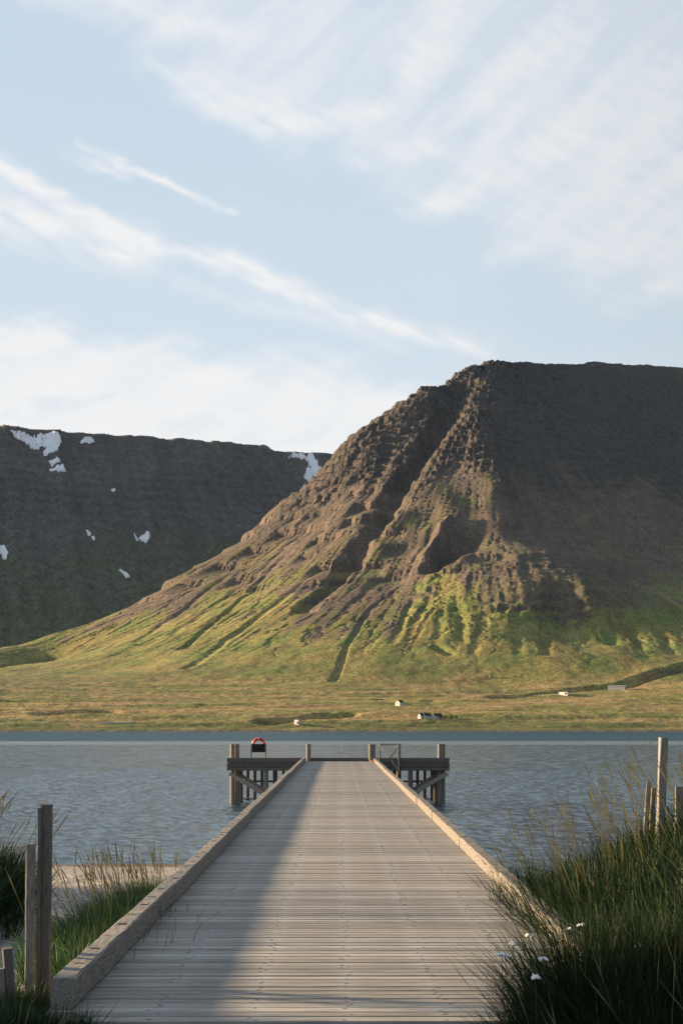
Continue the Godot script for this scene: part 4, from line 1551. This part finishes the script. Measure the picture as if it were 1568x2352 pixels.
func clump(t: Turf, x: float, d: float, rad: float, count: int, h: float, lean: Vector3, w := 0.0045) -> void:
	for i in count:
		var a := rng.randf() * TAU
		var r := rad * sqrt(rng.randf())
		var px := x + cos(a) * r
		var pd := d + sin(a) * r
		var out := Vector3(cos(a), 0, -sin(a)) * (r / maxf(rad, 0.01)) * 0.8
		var l := lean + out + Vector3(rng.randf_range(-0.35, 0.35), 0, rng.randf_range(-0.35, 0.35))
		blade(t, Vector3(px, shore(px, pd) - 0.02, -pd), h * rng.randf_range(0.55, 1.1), l, rng.randf_range(0.3, 2.1), w * rng.randf_range(0.7, 1.3), green())


func make_grass() -> void:
	# left edge clump
	var t := Turf.new()
	for k in 46:
		var x := -5.4 + rng.randf_range(-1.6, 1.45)
		clump(t, x, 14.6 + rng.randf_range(-1.8, 1.5), 0.35, 190, 0.85, Vector3(0.25, 0, 0), 0.008)
	for k in 110:
		var x := -4.9 + rng.randf_range(-1.2, 0.95)
		var d := 14.6 + rng.randf_range(-1.4, 1.2)
		stalk(t, Vector3(x, shore(x, d), -d), rng.randf_range(0.85, 1.15), Vector3(0.35, 0, 0) + Vector3(rng.randf_range(-0.25, 0.35), 0, rng.randf_range(-0.2, 0.2)), rng.randf_range(0.2, 0.8))
	turf_done(t, "dune_grass", "tall dark dune grass clump at the left edge behind the posts", Vector3(-5.2, shore(-5.2, 14.6), -14.6))
	# banks left of the picture whose shade lies on the near sand and boards
	t = Turf.new()
	for k in 40:
		clump(t, -6.4 + rng.randf_range(-1.0, 1.0), rng.randf_range(3.0, 9.3), 0.4, 90, 0.5, Vector3(0.2, 0, 0))
	turf_done(t, "dune_grass", "grass on the high dune beyond the left edge that shades the near sand", Vector3(-6.4, shore(-6.4, 6.0), -6.0))
	t = Turf.new()
	for k in 60:
		clump(t, -10.2 + rng.randf_range(-1.5, 2.0), 23.0 + rng.randf_range(-4.5, 4.5), 0.5, 110, 0.95, Vector3(0.2, 0, 0), 0.006)
	turf_done(t, "dune_grass", "grass clump beyond the left edge whose shade mottles the beach", Vector3(-10.0, shore(-10.0, 23.0), -23.0))
	# along the left kerb
	t = Turf.new()
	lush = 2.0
	for k in 80:
		var d := rng.randf_range(9.9, 16.5)
		var x := -2.12 - rng.randf_range(0.0, 0.25 + 0.4 * ss(16.5, 12.0, d))
		clump(t, x, d, 0.22, 170, lerpf(0.4, 0.78, ss(10.0, 13.5, d)), Vector3(-0.15, 0, 0), 0.006)
	for k in 120:
		var d := rng.randf_range(11.0, 16.8)
		var x := -2.12 - rng.randf_range(0.0, 0.7)
		stalk(t, Vector3(x, shore(x, d), -d), rng.randf_range(0.6, 0.95), Vector3(-0.2, 0, 0) + Vector3(rng.randf_range(-0.45, 0.3), 0, rng.randf_range(-0.2, 0.2)), rng.randf_range(0.1, 0.6))
	turf_done(t, "dune_grass", "sunlit green dune grass growing against the left kerb", Vector3(-2.4, shore(-2.4, 13.0), -13.0))
	lush = 1.0
	# short dark grass round the left posts and the kerb's end
	t = Turf.new()
	for k in 110:
		var x := rng.randf_range(-2.75, -1.75)
		var d := rng.randf_range(7.7, 9.0) if x < -1.98 else rng.randf_range(7.45, 8.0)
		clump(t, x, d, 0.12, 110, 0.36 if x > -2.05 else 0.3, Vector3(0.1, 0, 0.2), 0.003)
	for k in 60:
		clump(t, rng.randf_range(-2.2, -1.62), rng.randf_range(7.3, 7.85), 0.1, 110, 0.4, Vector3(0.0, 0, 0.1), 0.003)
	turf_done(t, "short_grass", "short dark grass around the left posts and kerb end", Vector3(-2.3, shore(-2.3, 8.4), -8.4))
	t = Turf.new()
	for k in 30:
		clump(t, rng.randf_range(-2.3, -1.75), rng.randf_range(6.4, 7.2), 0.14, 90, 0.3, Vector3(0.1, 0, 0), 0.003)
	for k in 14:
		var x := rng.randf_range(-2.2, -1.55)
		var d := rng.randf_range(6.6, 7.4)
		stalk(t, Vector3(x, shore(x, d), -d), rng.randf_range(0.15, 0.35), Vector3(rng.randf_range(0.0, 0.9), 0, 0), 0.5, 0.6)
	turf_done(t, "short_grass", "grass tuft in the bottom left corner", Vector3(-2.0, shore(-2.0, 6.8), -6.8))
	# the big bank on the right
	t = Turf.new()
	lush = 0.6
	for k in 260:
		var d := rng.randf_range(8.6, 15.5)
		var x := 2.2 + 0.1 * ss(12.5, 10.5, d) + 3.0 * pow(rng.randf(), 1.3)
		clump(t, x, d, 0.3, 130, rng.randf_range(0.7, 1.15), Vector3(-0.25, 0, 0.1), 0.0095)
	for k in 230:
		var d := rng.randf_range(10.5, 15.5)
		var x := 2.2 + 2.9 * rng.randf()
		stalk(t, Vector3(x, shore(x, d), -d), rng.randf_range(0.75, 1.4), Vector3(-0.3, 0, 0) + Vector3(rng.randf_range(-0.4, 0.3), 0, rng.randf_range(-0.2, 0.2)), rng.randf_range(0.1, 0.7))
	turf_done(t, "dune_grass", "tall dune grass bank behind the right kerb with seed heads", Vector3(3.5, shore(3.5, 12.0), -12.0))
	# nearer bank in front of the deck's corner
	t = Turf.new()
	for k in 300:
		var d := rng.randf_range(5.4, 7.7)
		var x := 0.98 + 2.6 * pow(rng.randf(), 1.15)
		var tall := (0.24 + 0.85 * ss(0.95, 1.5, x)) * ss(4.6, 7.2, d)
		clump(t, x, d, 0.16, 110, maxf(tall, 0.16), Vector3(-0.25, 0, 0.05), 0.0042)
	for k in 90:
		var d := rng.randf_range(5.9, 7.7)
		var x := 1.1 + 2.2 * rng.randf()
		stalk(t, Vector3(x, shore(x, d), -d), rng.randf_range(0.35, 0.75), Vector3(-0.3, 0, 0) + Vector3(rng.randf_range(-0.5, 0.4), 0, rng.randf_range(-0.2, 0.2)), rng.randf_range(0.2, 0.9), 0.42)
	turf_done(t, "dune_grass", "lower grass in the bottom right corner spilling over the deck", Vector3(2.2, shore(2.2, 7.0), -7.0))
	lush = 1.0
	# tufts that sprout between deck and kerb
	t = Turf.new()
	for k in 40:
		var a := Vector3(1.78 + rng.randf_range(-0.12, 0.1), DECK - 0.03, -13.1 + rng.randf_range(-0.15, 0.15))
		blade(t, a, rng.randf_range(0.12, 0.35), Vector3(rng.randf_range(-0.8, 0.2), 0, rng.randf_range(-0.3, 0.3)), rng.randf_range(0.4, 1.6), 0.003, green())
	turf_done(t, "deck_tuft", "small grass tuft sprouting on the deck by the right kerb", Vector3(1.78, DECK, -13.1))
	t = Turf.new()
	for k in 34:
		var d := rng.randf_range(9.8, 12.6)
		var a := Vector3(LEFT + 0.03 + 0.5 * pow(rng.randf(), 2.0), DECK - 0.03, -d)
		blade(t, a, rng.randf_range(0.08, 0.3), Vector3(rng.randf_range(-0.3, 0.9), 0, rng.randf_range(-0.4, 0.4)), rng.randf_range(0.3, 1.4), 0.003, green())
	turf_done(t, "deck_tuft", "sparse grass blades on the shaded deck by the left kerb", Vector3(LEFT, DECK, -11.2))
	# white yarrow
	for f in [[1.035, 2.760, 7.10, "white flower cluster highest at the deck's right edge"], [0.977, 2.717, 7.00, "white flowers in the largest group over the deck edge"], [0.941, 2.740, 6.90, "white flower leftmost over the deck boards"], [1.213, 2.727, 7.60, "white flower peeking at the right kerb's hidden end"], [1.507, 2.733, 7.80, "white flower cluster in dark grass, lower left of a pair"], [1.603, 2.743, 7.90, "white flower in dark grass, upper right of a pair"], [1.831, 2.718, 7.30, "lone white flower far right in dark grass"], [1.166, 2.733, 6.80, "greyish white flower low in the dark grass"], [1.051, 2.713, 6.40, "lowest white flower near the picture's bottom"]]:
		var x: float = f[0]
		var y: float = f[1]
		var d: float = f[2]
		var g := minf(shore(x, d), y - 0.2)
		var o := thing("yarrow", f[3], "flower", Vector3(x, g, -d), "white flowers in the right grass")
		part(o, "stem", pole(Vector3(0.03, -0.05, 0), Vector3(0, y - g, 0), 0.0025, 0.002, mats["stem"], 5))
		for k in 16:
			var a := rng.randf() * TAU
			var r := 0.026 * sqrt(rng.randf())
			var hd := SphereMesh.new()
			hd.radius = rng.randf_range(0.006, 0.009)
			hd.height = hd.radius * 2.0
			hd.radial_segments = 8
			hd.rings = 4
			hd.material = mats["petal"]
			part(o, "flower_head", hd, Vector3(cos(a) * r, y - g + 0.012 - r * 0.5 + rng.randf_range(-0.004, 0.008), sin(a) * r))
